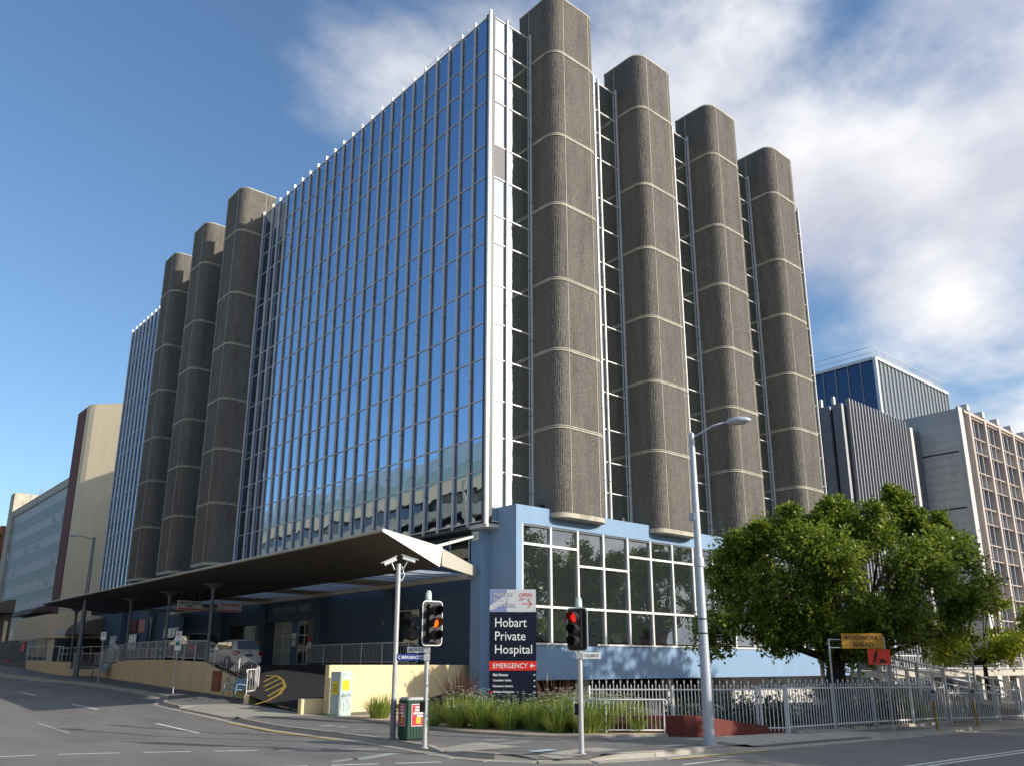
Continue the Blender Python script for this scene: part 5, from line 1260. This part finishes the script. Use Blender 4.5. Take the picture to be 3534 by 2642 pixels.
def crown_lobes(center, ax_r, ax_d, ax_z, n, rmin, rmax, seed, bottom=-0.75, pw=0.5, z_amp=0.0):
    r = np.random.RandomState(seed); out_ = []
    R_ = np.array(RT); D_ = np.array([FW.x, FW.y, 0]); D_ /= np.linalg.norm(D_)
    while len(out_) < n:
        p = r.uniform(-1, 1, 3); q = np.linalg.norm(p)
        if q > 1 or q < 0.35: continue
        p = p/q*(q**pw)
        if p[2] < bottom: continue
        pos = np.array(center)+R_*p[0]*ax_r+D_*p[1]*ax_d+np.array([0, 0, 1])*p[2]*ax_z
        out_.append((pos, r.uniform(rmin, rmax)))
    return out_
TB = (6.6, -12.7, gz(6.6, -12.7)+0.1)
lob = crown_lobes((7.35, -12.9, 4.95), 4.9, 3.6, 2.6, 105, 0.55, 0.95, 8, bottom=-0.86, pw=0.42)
RTn = np.array(RT)
for k in range(26):        # hanging skirt and ragged sides
    a = tr.uniform(-1, 1); lob.append((np.array((7.0, -12.7, 0))+RTn*a*5.2+np.array((FW.x, FW.y, 0))*tr.uniform(-2.2, 1.5)+np.array((0, 0, tr.uniform(2.5, 3.6)+0.5*abs(a))), tr.uniform(0.5, 0.85)))
for a, z in ((-4.6, 4.9), (-5.2, 3.6), (-4.9, 2.9), (5.2, 4.4), (5.5, 5.2), (4.9, 6.3), (-4.2, 6.0), (-3.6, 6.6)): lob.append((np.array((7.35, -12.9, 0))+RTn*a+np.array((0, 0, z)), 0.7))
shoots = []
for k in range(30):        # upright leading shoots that break the outline
    a = tr.uniform(-0.85, 0.9); zt_ = 4.95+2.6*math.sqrt(1-a*a)
    shoots.append((np.array((7.35, -12.9, 0))+RTn*a*4.8+np.array((FW.x, FW.y, 0))*tr.uniform(-1.6, 1.4)+np.array((0, 0, zt_+tr.uniform(-0.25, 0.45))), tr.uniform(0.25, 0.45)))
for a, zz in ((0.05, 8.2), (0.12, 7.9), (0.50, 8.7), (0.58, 8.3), (0.66, 7.8), (0.86, 7.6), (0.92, 6.9), (-0.42, 7.7), (-0.70, 7.0), (-0.80, 6.6)): 
    for q in range(3): shoots.append((np.array((7.35, -12.9, 0))+RTn*a*4.9+np.array((0, 0, zz-0.35*q)), 0.30+0.08*q))
branch_tree('street_tree', 'broad dark green street tree rising behind the spear fence', TB, [TB, (6.55, -12.7, 0.9), (6.62, -12.72, 1.7), (6.7, -12.75, 2.3)], [0.42, 0.36, 0.34, 0.30], lob+shoots, 150000, 0.15, leaf1, 12, twigs=20, elong=2.2, limb=6)
lob2 = crown_lobes((17.6, -14.0, 3.4), 2.6, 2.2, 1.9, 30, 0.45, 0.75, 31, bottom=-0.6)
branch_tree('small_tree', 'small yellow green tree at the right edge beyond the white ramp', (18.6, -13.6, -0.25), [(18.6, -13.6, -0.3), (18.5, -13.6, 1.0), (18.3, -13.7, 2.2)], [0.14, 0.11, 0.08], lob2, 13000, 0.15, leaf2, 17, twigs=18, elong=2.4)
# trees across the road, beyond the frame, seen in the windows and as shade on the road
for i, (x, y, h) in enumerate(((2.5, -30.5, 7.5), (9.5, -31.0, 9.5), (16.5, -32.0, 12.5), (25.0, -32.0, 17.0), (34.0, -33, 13.5), (42, -34, 15), (50, -34, 15))):
    lob3 = crown_lobes((x, y, h*0.62), h*0.36, h*0.36, h*0.34, 34, 1.1, 1.9, 50+i, bottom=-0.7)
    branch_tree('street_tree', 'leafy street tree on the opposite side of Collins Street', (x, y, gz(x, y)), [(x, y, gz(x, y)), (x+0.1, y, 1.4), (x, y, h*0.32)], [0.4, 0.32, 0.26], lob3, 15000, 0.34, leaf1, 70+i, group='trees across the road', twigs=16)
def shrub(label, x, y, rx, ry, h, n, leaf, mat, seed):
    r = np.random.RandomState(seed); t = empty('shrub', (x, y, gz(x, y)+0.15), 0, label, 'shrub', 'shrubs behind the spear fence'); V = []; F = []; z0 = gz(x, y)+0.15
    st = MB()
    for k in range(9):
        a = r.uniform(0, 6.28); st.tube([(x, y, z0), (x+rx*0.4*math.cos(a), y+ry*0.4*math.sin(a), z0+h*0.5), (x+rx*0.75*math.cos(a), y+ry*0.75*math.sin(a), z0+h*r.uniform(0.6, 1))], [0.02, 0.012, 0.005], 5)
    for i in range(n):
        d = r.normal(0, 1, 3); d /= np.linalg.norm(d); d[2] = abs(d[2]); q = r.uniform(0.45, 1.0)*(1+0.25*math.sin(5*d[0]+seed)+0.2*math.sin(7*d[1]))
        p = np.array([x+d[0]*rx*q, y+d[1]*ry*q, z0+d[2]*h*q]); ld = d+r.normal(0, 0.7, 3); ld /= np.linalg.norm(ld); sd = np.cross(ld, r.normal(0, 1, 3)); sd /= np.linalg.norm(sd); sz = leaf*r.uniform(0.7, 1.3); b = len(V)
        V += [p, p+ld*sz*0.5+sd*sz*0.3, p+ld*sz, p+ld*sz*0.5-sd*sz*0.3]; F.append((b, b+1, b+2, b+3))
    st.build('stems', bark, t); me = npmesh('foliage', V, F, mat); o = bpy.data.objects.new('foliage', me); link(o, t); reg(o); return t
shrub('dark low shrub behind the gate in the fence', 0.8, -13.2, 1.1, 0.9, 0.9, 1600, 0.10, leaf3, 1)
shrub('dark shrub left of the tree trunk behind the fence', 3.6, -13.6, 1.0, 0.8, 1.0, 1600, 0.10, leaf3, 2)
shrub('loose shrub right of the tree trunk behind the fence', 8.0, -13.8, 1.2, 0.9, 1.1, 1800, 0.10, leaf3, 3)
shrub('pale green shrub beside the parked silver car', 9.6, -14.1, 0.9, 0.7, 0.9, 1400, 0.09, leaf1, 4)
shrub('spindly dark shrub in the shade near the maroon wall', -1.6, -11.9, 1.2, 0.8, 1.0, 1200, 0.10, leaf3, 6)
for k, (x, y, w_, h_) in enumerate(((2.2, -13.0, 1.0, 1.1), (5.0, -13.9, 0.9, 0.8), (6.4, -14.0, 0.8, 0.7), (0.0, -12.6, 1.0, 1.2), (-3.2, -10.9, 1.1, 1.0))):
    shrub(('leafy dark shrub between the gate and the tree', 'small dark shrub just left of the trunk', 'small dark shrub just right of the trunk', 'taller dark shrub behind the gate', 'dark shrub behind the ramp end of the fence')[k], x, y, w_, w_*0.8, h_, 1500, 0.10, leaf3, 20+k)
car('silver car half hidden behind the spear fence', carsilver, (11.0, -10.2, -0.16), math.radians(118), group=None)

# ------------------------------------------------------------------ white pedestrian ramp and deck to the right
darkcon = M('dark_weathered_concrete', (0.16, 0.15, 0.14), 0.9, var=0.12)
RP = empty('access_ramp', (8, -12.5, 0), 0, 'long white railed access ramp rising behind the fence to the deck', 'ramp')
ra = Vector((19.5, -13.6, 0.25)); rb_ = Vector((7.6, -12.4, 1.55)); u = (rb_-ra).normalized(); nn = u.cross(ZV).normalized()
MB().obox(ra, u, nn, nn.cross(u)*-1 if (nn.cross(u)).z < 0 else nn.cross(u), (0, -0.8, -0.22), ((rb_-ra).length, 0.8, 0.0)).build('deck_slab', smoothcon, RP)
for sd in (-0.8, 0.8):
    L = (rb_-ra).length
    for h in (0.35, 0.62, 0.95): MB().tube([ra+nn*sd+ZV*h, rb_+nn*sd+ZV*h], 0.045 if h > 0.9 else 0.03, 8).build('rail', white_rail, RP)
    for k in range(7):
        q = ra+u*(L*k/6)+nn*sd; MB().box((q.x-0.06, q.y-0.06, q.z-0.3), (q.x+0.06, q.y+0.06, q.z+1.0)).build('post', white_rail, RP)
MB().prism([(7.2, -12.9), (19.5, -14.4), (19.5, -13.9), (7.2, -11.6)], -0.4, 0.2).build('ramp_wall', darkcon, RP)
wg = wall_strip(MB(), [(19.4, -14.1), (13.5, -13.7), (7.7, -13.05)], 0.15, [0.2, 0.85, 1.45], [-0.4]*3).build('side_wall', darkcon, RP)
DK = empty('raised_deck', (40, 0, 0.4), 0, 'raised deck with a white railing behind the yellow green tree', 'deck')
bx('deck_slab', (30, -4.0, 1.2), (62, 3.0, 1.62), smoothcon, DK)
for z in (2.55, 1.75): bx('rail', (30, -4.03, z), (62, -3.97, z+0.06), white_rail, DK)
for k in range(110): place('baluster', bal_me, DK, (30+k*0.29, -4.0, 1.62), 0, (2.2, 2.2, 0.95))
for k in range(5): bx('deck_post', (31+k*7, -3.5, -1.2), (31.5+k*7, -3.0, 1.199), greycon, DK)
bx('low_building', (19, 0.5, -0.5), (31.2, 3.0, 1.34), greycon, None); lbd = bpy.data.objects['low_building']; tag(lbd, 'low dark outbuilding with a pale vent under the podium end', 'building')
bx('vent', (19.8, 0.47, 0.75), (21.0, 0.499, 1.15), smoothcon, lbd)
nbd = empty('notice_board', (22.6, -12.6, -0.3), 0, 'small black notice board under the yellow green tree', 'sign')
bx('panel', (22.0, -12.6, 0.55), (22.75, -12.5, 1.35), black, nbd); bx('leg', (22.1, -12.58, -0.45), (22.17, -12.52, 0.549), black, nbd); bx('leg', (22.6, -12.58, -0.45), (22.67, -12.52, 0.549), black, nbd)
spo = empty('steel_post', (15.6, -14.2, -0.2), 0, 'plain steel post in front of the white ramp', 'post'); MB().cyl((15.6, -14.2, -0.25), (15.6, -14.2, 2.35), 0.05, n=12).build('pole', galv, spo); MB().cyl((15.6, -14.2, 2.35), (15.6, -14.2, 2.42), 0.05, 0.02, n=12).build('cap', galv, spo)
gl_ = empty('globe_lamp', (26, -6, -0.4), 0, 'white globe lamp on a slim post by the deck', 'lamp'); MB().cyl((26, -6, -0.4), (26, -6, 2.75), 0.05, n=10).build('post', white_rail, gl_)
bm = bmesh.new(); bmesh.ops.create_uvsphere(bm, u_segments=16, v_segments=10, radius=0.24); me = bpy.data.meshes.new('globe'); bm.to_mesh(me); bm.free(); me.materials.append(white); me.polygons.foreach_set('use_smooth', [True]*len(me.polygons)); place('globe', me, gl_, (26, -6, 2.95))

# ------------------------------------------------------------------ buildings beyond on the right
# concrete office with pale mullions
R3 = empty('concrete_office', (63, 2, -1), 0, 'grey concrete office slab with pale vertical mullions at the right edge', 'building')
bx('wall', (63, 2.0, -1.2), (105, 7.6, 27.1), greycon, R3)
for z in (4.2, 10.6, 16.9, 22.6): bx('panel_joint', (62.97, 2.3, z), (62.999, 7.5, z+0.14), groove, R3)
for k in range(30): bx('board_line', (62.985, 2.3, 1+k*0.85), (62.9985, 7.45, 1.012+k*0.85), M('board_line', (0.12, 0.115, 0.11), 0.9) if k == 0 else MATS['board_line'], R3)
bx('edge_pier', (62.9, 1.75, -1.2), (63.9, 1.999, 27.3), greycon, R3)
bx('roof_edge', (63.9, 1.55, 26.75), (105, 2.1, 27.05), pinkcon, R3)
r3win = glass('grey_office_glass', (0.6, 0.62, 0.64), (0.17, 0.17, 0.175), 0.2, wav=0.003, k90=0.6)
for k in range(10):
    x = 64.6+k*4.0
    bx('mullion', (x-0.22, 1.35, -1), (x+0.22, 1.95, 26.7), pinkcon, R3); bx('roof_bracket', (x-0.3, 1.4, 27.06), (x+0.3, 2.2, 27.7), greycon, R3)
    for j in (1, 2): bx('thin_mullion', (x+0.22+j*1.19-0.07, 1.6, -1), (x+0.22+j*1.19+0.07, 1.97, 26.2), finlight, R3)
    for f in range(7):
        z = 1.0+f*3.65
        bx('window', (x+0.25, 1.93, z+1.5), (x+3.75, 1.985, z+3.5), r3win, R3)
        bx('spandrel', (x+0.25, 1.94, z), (x+3.75, 1.984, z+1.42), greycon, R3); bx('sill', (x+0.23, 1.5, z+1.40), (x+3.77, 1.92, z+1.49), pinkcon, R3)
        bx('sill', (x+0.23, 1.5, z+3.5), (x+3.77, 1.92, z+3.58), pinkcon, R3)
# dark block with vertical fins
R2 = empty('finned_block', (47.7, 6, -1), 0, 'dark block clad in close vertical metal fins beside the last pillar', 'building')
bx('wall', (47.8, 6.1, -1.2), (62.9, 30, 25.2), charcoal, R2)
for k in range(20): bx('fin', (48.0+k*0.60, 5.72, -1), (48.13+k*0.60, 6.099, 25.9+(0.0)), finlight, R2)
bx('pale_pier', (59.9, 5.5, -1), (60.5, 6.09, 25.3), greycon, R2)
for k in range(5): bx('fin', (60.7+k*0.45, 5.72, -1), (60.78+k*0.45, 6.099, 25.4), finlight, R2)
for k in range(10): bx('broad_fin', (47.35, 6.2+k*1.25, -1), (47.799, 7.1+k*1.25, 25.4), M('mid_grey_panel', (0.36, 0.36, 0.37), 0.55, 0.2) if k == 0 else MATS['mid_grey_panel'], R2)
for k in range(10): MB().obox((47.4, 6.9+k*1.25, 25.4), Vector((1, 0, 0)), Vector((0, 1, 0)), ZV, (0, 0, 0), (0.3, 0.25, 0.8)).build('fin_tip', white, R2)
# glass plant tower
R1 = empty('glass_tower', (68.6, 12, -1), 0, 'glass rooftop tower with a roof rail behind the finned block', 'building')
bx('core', (68.9, 12.3, -1.2), (88.7, 40, 36.6), interior, R1)
sg = glass('pale_ribbed_glass', (0.62, 0.72, 0.74), (0.16, 0.18, 0.19), 0.35, wav=0.004)
dn = glass('night_blue_glass', (0.10, 0.15, 0.24), (0.006, 0.010, 0.02), 0.45, wav=0.004)
for z0, z1 in ((14, 22.0), (22.2, 29.6), (29.9, 36.5)):
    for k in range(20): bx('pane', (68.75+k*1.0, 12.1, z0), (69.7+k*1.0, 12.2, z1), sg, R1)
    for k in range(14): bx('pane', (68.65, 12.35+k*1.6, z0), (68.75, 13.85+k*1.6, z1), dn, R1)
for k in range(21): bx('mullion', (68.66+k*1.0, 11.98, 14), (68.74+k*1.0, 12.25, 36.7), finlight, R1)
for k in range(15): bx('mullion', (68.52, 12.24+k*1.6, 14), (68.8, 12.34+k*1.6, 36.7), finlight, R1)
bx('corner_post', (68.5, 11.95, 14), (68.9, 12.3, 36.9), alu_white, R1)
bx('roof_edge', (68.9, 11.9, 36.6), (88.8, 12.4, 36.95), alu_white, R1); bx('roof_edge', (68.45, 12.3, 36.6), (68.9, 40, 36.95), alu_white, R1)
bx('floor_line', (68.9, 11.85, 29.6), (88.8, 12.0, 29.9), alu_white, R1); bx('floor_line', (68.4, 12.3, 29.6), (68.6, 40, 29.9), alu_white, R1)
rl = MB()
for z in (37.7, 38.4): rl.tube([(88.6, 12.5, z), (69.3, 12.5, z), (69.0, 12.9, z), (69.0, 38, z)], 0.035, 5)
for k in range(10): rl.cyl((70+k*2, 12.5, 36.9), (70+k*2, 12.5, 38.4), 0.03, n=5); rl.cyl((69, 14+k*2.5, 36.9), (69, 14+k*2.5, 38.4), 0.03, n=5)
rl.build('roof_rail', alu, R1); bx('roof_plant', (76, 15, 36.9), (83, 19, 38.6), M('roof_plant_tan', (0.38, 0.30, 0.23), 0.8), R1)

# ------------------------------------------------------------------ buildings beyond on the left
L1 = empty('cream_slab_building', (2.7, 88, 3), 0, 'tall cream end wall with a maroon strip beyond the mirror glass', 'building')
poly_ = [(2.7, 90.5), (2.7, 86.4), (2.9, 85.7), (3.3, 85.1), (10.0, 78.2), (24, 78.2), (24, 90.5)]
MB().prism(poly_, 2.4, 34.4).build('wall', cream2, L1)
MB().prism([(x+(0.12 if x < 4 else 0), y-0.0) for x, y in poly_], 34.4, 34.9).build('parapet', cream2, L1)
bx('maroon_strip', (2.60, 86.6, 6.0), (2.699, 90.4, 34.6), maroon, L1)
bx('dark_gap', (4.0, 60.4, 2.2), (9.0, 77, 10), interior, L1)
L2 = empty('grey_panel_building', (2.7, 107, 3), 0, 'long pale building with teal panel bands and white blinds', 'building')
bx('wall', (3.0, 90.6, 2.4), (20, 124, 25.6), cream2, L2); bx('parapet', (2.72, 90.6, 24.9), (3.2, 124, 26.0), smoothcon, L2); bx('end_tower', (2.5, 124, 2.5), (18, 127, 29.0), smoothcon, L2)
mu = MB()
for f in range(6):
    z = 7.8+f*2.86
    if f < 6:
        bx('window_band', (2.93, 90.7, z+1.25), (2.999, 123.9, z+2.8), palewin, L2); bx('spandrel_band', (2.90, 90.7, z), (2.99, 123.9, z+1.23), tealpan, L2); bx('band_edge', (2.86, 90.7, z+1.22), (2.98, 123.9, z+1.30), finlight, L2); bx('band_edge', (2.86, 90.7, z-0.06), (2.98, 123.9, z+0.0), finlight, L2)
for k in range(38): bx('mullion', (2.875, 90.8+k*0.88, 7.8), (2.925, 90.84+k*0.88, 24.9), finlight, L2)
rr2 = random.Random(4)
for k in range(9):
    y = 91.3+0.88*rr2.randrange(36); z = 7.8+2.86*rr2.randrange(1, 6)+1.5
    MB().obox((2.85, y, z), Vector((0, 1, 0)), Vector((-0.35, 0, 0.93)).normalized(), Vector((-1, 0, -0.3)).normalized(), (0, 0, 0), (0.7, 0.9, 0.03)).build('open_sash', palewin, L2)
for y in (112, 113.5, 120): MB().cyl((4, y, 26), (4, y, 28.2), 0.05, n=6).build('aerial', finlight, L2)
bx('lower_wall', (1.6, 90.6, 2.4), (2.95, 123, 7.6), cream2, L2)
for k in range(6): bx('lower_window', (1.55, 91.2+k*4, 5.0), (1.599, 94.2+k*4, 6.6), M('lower_window_dark', (0.06, 0.06, 0.065), 0.4) if k == 0 else MATS['lower_window_dark'], L2)
aw = MB().extr([(0, 0), (-2.2, -0.35), (-2.2, 0.0), (0, 0.9)], (2.9, 91, 8.6), Vector((1, 0, 0)), ZV, Vector((0, 1, 0)), 17); aw.build('awning', brown_awn, L2)
PO = empty('entrance_portico', (-3, 76, 2.5), 0, 'cream arched portico standing over the side street entrance', 'portico')
arch = [(0, 0), (0.0, 4.2), (16, 4.2), (16, 0), (13.5, 0)]+[(11.5+2.0*math.cos(a), 1.4+1.5*math.sin(a)) for a in np.linspace(0, math.pi, 9)]+[(9.5, 0)]
MB().extr([(0.0, 2.0), (0, 4.3), (15, 4.3), (15, 2.0)], (-3.0, 65, 2.6), Vector((0, 1, 0)), ZV, Vector((1, 0, 0)), 0.3).build('fascia', cream2, PO)
bx('return_wall', (-2.69, 65, 4.6), (2.5, 65.3, 6.9), cream2, PO); bx('roof', (-2.69, 65.31, 6.6), (2.5, 80, 6.85), cream2, PO)
MB().extr([(0, 0), (4.2, 0), (4.2, 4.3), (0, 4.3)]+[], (-3.3, 84, 2.6), Vector((0, 1, 0)), ZV, Vector((1, 0, 0)), 0.3).build('pier', cream2, PO)
bx('pier', (-2.9, 79.6, 2.3), (-2.4, 80.3, 6.59), cream2, PO); bx('pier', (-2.6, 65.31, 2.3), (-2.1, 65.9, 6.59), cream2, PO)
bx('name_plate', (-2.2, 64.96, 5.0), (0.3, 64.999, 5.35), signgrey, PO)
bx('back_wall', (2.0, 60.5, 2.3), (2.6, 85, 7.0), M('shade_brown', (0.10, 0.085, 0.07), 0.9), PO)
AW = empty('barrel_awning', (-1.5, 56, 5), 0, 'brown barrel awning beside the blue wall end', 'awning')
prof = [(0, 0.0)]+[(-2.2*math.sin(a), 1.4*math.cos(a)) for a in np.linspace(0.0, math.pi/2, 8)]+[(-2.2, -0.15), (0, -0.15)]
MB().extr(prof, (0.9, 60.2, 5.0), Vector((1, 0, 0)), ZV, Vector((0, 1, 0)), 9.0).build('cover', brown_awn, AW, recalc=True)
AW2 = empty('barrel_awning', (-1.5, 92, 7), 0, 'wider brown barrel awning at the far left edge', 'awning')
MB().extr(prof, (-2.5, 84, 8.0), Vector((1, 0, 0)), ZV, Vector((0, 1, 0)), 14).build('cover', brown_awn, AW2, recalc=True)
bx('support', (-3.4, 84.5, 2.5), (-2.6, 97.5, 7.8), MATS['shade_brown'], AW2)
L3 = empty('brick_building', (3, 140, 4), 0, 'orange brick building at the far left edge', 'building')
bx('wall', (2.0, 128, 3), (20, 165, 24), brick, L3); bx('cornice', (1.8, 128, 21.8), (2.2, 165, 22.6), smoothcon, L3)
for f in range(4):
    for k in range(9): bx('window', (1.93, 129.5+k*3.8, 7+f*3.6), (1.999, 131.2+k*3.8, 9.2+f*3.6), palewin, L3)
# fence panel with a red sign near the portico
HF = empty('site_fence', (-6, 60, 2), 0, 'wire site fence with red barrier feet beyond the far wall', 'fence')
for k in range(5):
    y = 58+k*6; bx('mesh_panel', (-6.02, y, gz(-6, y)+0.3), (-5.98, y+5.8, gz(-6, y)+2.1), M('mesh_grey', (0.09, 0.09, 0.09), 0.7) if k == 0 else MATS['mesh_grey'], HF); bx('barrier_foot', (-6.4, y, gz(-6, y)+0.02), (-5.6, y+1.0, gz(-6, y)+0.28), M('barrier_red', (0.5, 0.04, 0.02), 0.6) if k == 0 else MATS['barrier_red'], HF)
bx('red_disc_plate', (-6.1, 58.5, gz(-6, 58)+1.2), (-6.05, 59.6, gz(-6, 58)+2.0), txtred, HF)

# ------------------------------------------------------------------ across the side street (seen mirrored in the glass)
pscreen = M('pale_blue_screen', (0.42, 0.52, 0.58), 0.5, var=0.15, scale=0.7)
OP = empty('car_park_building', (-27, 50, 1), 0, 'cream banded car park with green screens on the opposite side of Argyle Street', 'building')
bx('core', (-48, 14, -1), (-28.2, 120, 20.5), interior, OP)
for f, (z0, z1) in enumerate(((0.5, 1.4), (3.6, 4.6), (7.0, 8.0), (10.0, 11.0), (12.6, 13.6), (14.9, 15.9), (17.0, 18.0), (19.2, 20.6))):
    bx('parapet_band', (-28.2, 14, z0), (-27.4, 120, z1), cream2 if f % 2 else smoothcon, OP)
for k in range(5): bx('column', (-28.4, 14+k*23, -1), (-27.35, 14.9+k*23, 20.4), smoothcon, OP)
bx('window_strip', (-28.0, 14, 18.1), (-27.8, 120, 19.1), darkglass, OP)
for k in range(26): bx('green_screen', (-28.6, 14.1+k*4.07, 20.7), (-28.5, 18.05+k*4.07, 22.3+(0.5 if k % 3 else 0)), greenscreen, OP)
for k in range(20): bx('pale_screen', (-30.6, 14.1+k*5.3, 22.0), (-30.5, 19.2+k*5.3, 25.0+(0.6 if k % 4 < 2 else 0)), pscreen, OP)
bx('roof_box', (-44, 60, 20.6), (-34, 78, 24), greenscreen, OP)
OC = empty('corner_shop_building', (-35, -12, 0), 0, 'low pale shop building on the opposite street corner', 'building')
bx('wall', (-52, -14, -0.5), (-30, 12, 9.5), cream2, OC)
for k in range(6): bx('window', (-29.999, -13+k*4.2, 4.5), (-29.9, -10.2+k*4.2, 7.5), darkglass, OC)
OS = empty('terrace_building', (20, -52, 0), 0, 'low brick terrace across Collins Street behind the camera', 'building')
bx('wall', (-14, -62, -1.5), (70, -48, 7.5), brick, OS)
for k in range(16): bx('window', (-12+k*5, -47.99, 3.5), (-9.6+k*5, -47.9, 5.9), darkglass, OS)

# ------------------------------------------------------------------ a walker behind the railing
def person(label, loc, rz):
    t = empty('person', loc, rz, label, 'person')
    vs = [(0, 0, 0.92), (0, 0.01, 1.15), (0, 0.0, 1.36), (0, 0.015, 1.47), (0.17, 0, 1.38), (0.21, 0.02, 1.12), (0.19, 0.12, 0.90), (-0.17, 0, 1.38), (-0.21, -0.03, 1.12), (-0.19, 0.05, 0.90), (0.09, 0.0, 0.86), (0.09, 0.10, 0.48), (0.09, 0.06, 0.09), (0.09, 0.17, 0.05), (-0.09, 0.0, 0.86), (-0.09, -0.08, 0.48), (-0.09, -0.24, 0.12), (-0.09, -0.15, 0.05)]
    es = [(0, 1), (1, 2), (2, 3), (2, 4), (4, 5), (5, 6), (2, 7), (7, 8), (8, 9), (0, 10), (10, 11), (11, 12), (12, 13), (0, 14), (14, 15), (15, 16), (16, 17)]
    rs = [0.125, 0.115, 0.12, 0.05, 0.055, 0.042, 0.032, 0.055, 0.042, 0.032, 0.085, 0.058, 0.04, 0.035, 0.085, 0.058, 0.04, 0.035]
    me = bpy.data.meshes.new('body'); me.from_pydata(vs, es, []); me.materials.append(trousers)
    o = bpy.data.objects.new('body', me); link(o, t, True); reg(o, t, True)
    sm = o.modifiers.new('skin', 'SKIN'); o.modifiers.new('sub', 'SUBSURF').levels = 1
    for i, r_ in enumerate(rs): me.skin_vertices[0].data[i].radius = (r_, r_*0.9)
    me.skin_vertices[0].data[0].use_root = True
    sh = MB(); n = 14
    for z, a, b in ((0.90, 0.165, 0.13), (1.10, 0.155, 0.125), (1.32, 0.185, 0.125), (1.43, 0.12, 0.09)):
        sh.v += [(a*math.cos(2*math.pi*i/n), b*math.sin(2*math.pi*i/n)+0.005, z) for i in range(n)]
    sh.f = [(k*n+i, k*n+(i+1) % n, (k+1)*n+(i+1) % n, (k+1)*n+i) for k in range(3) for i in range(n)]; sh.m = [0]*len(sh.f)
    for s_ in (1, -1): sh.tube([(s_*0.15, 0, 1.38), (s_*0.21, 0.02*s_, 1.16), (s_*0.205, 0.04, 1.04)], [0.075, 0.062, 0.05], 8)
    sh.build('shirt', shirt, t, True, smooth=True)
    for nm, m_, c, sc in (('head', skin, (0, 0.03, 1.60), (0.075, 0.095, 0.115)), ('hair', hairm, (0, 0.005, 1.63), (0.085, 0.095, 0.11))):
        bm = bmesh.new(); bmesh.ops.create_uvsphere(bm, u_segments=14, v_segments=10, radius=1.0); me = bpy.data.meshes.new(nm); bm.to_mesh(me); bm.free(); me.materials.append(m_)
        me.polygons.foreach_set('use_smooth', [True]*len(me.polygons)); place(nm, me, t, c, 0, sc, True)
person('walker with dark hair and a white top behind the far railing', (-2.0, 45.5, 2.21), 0.3)
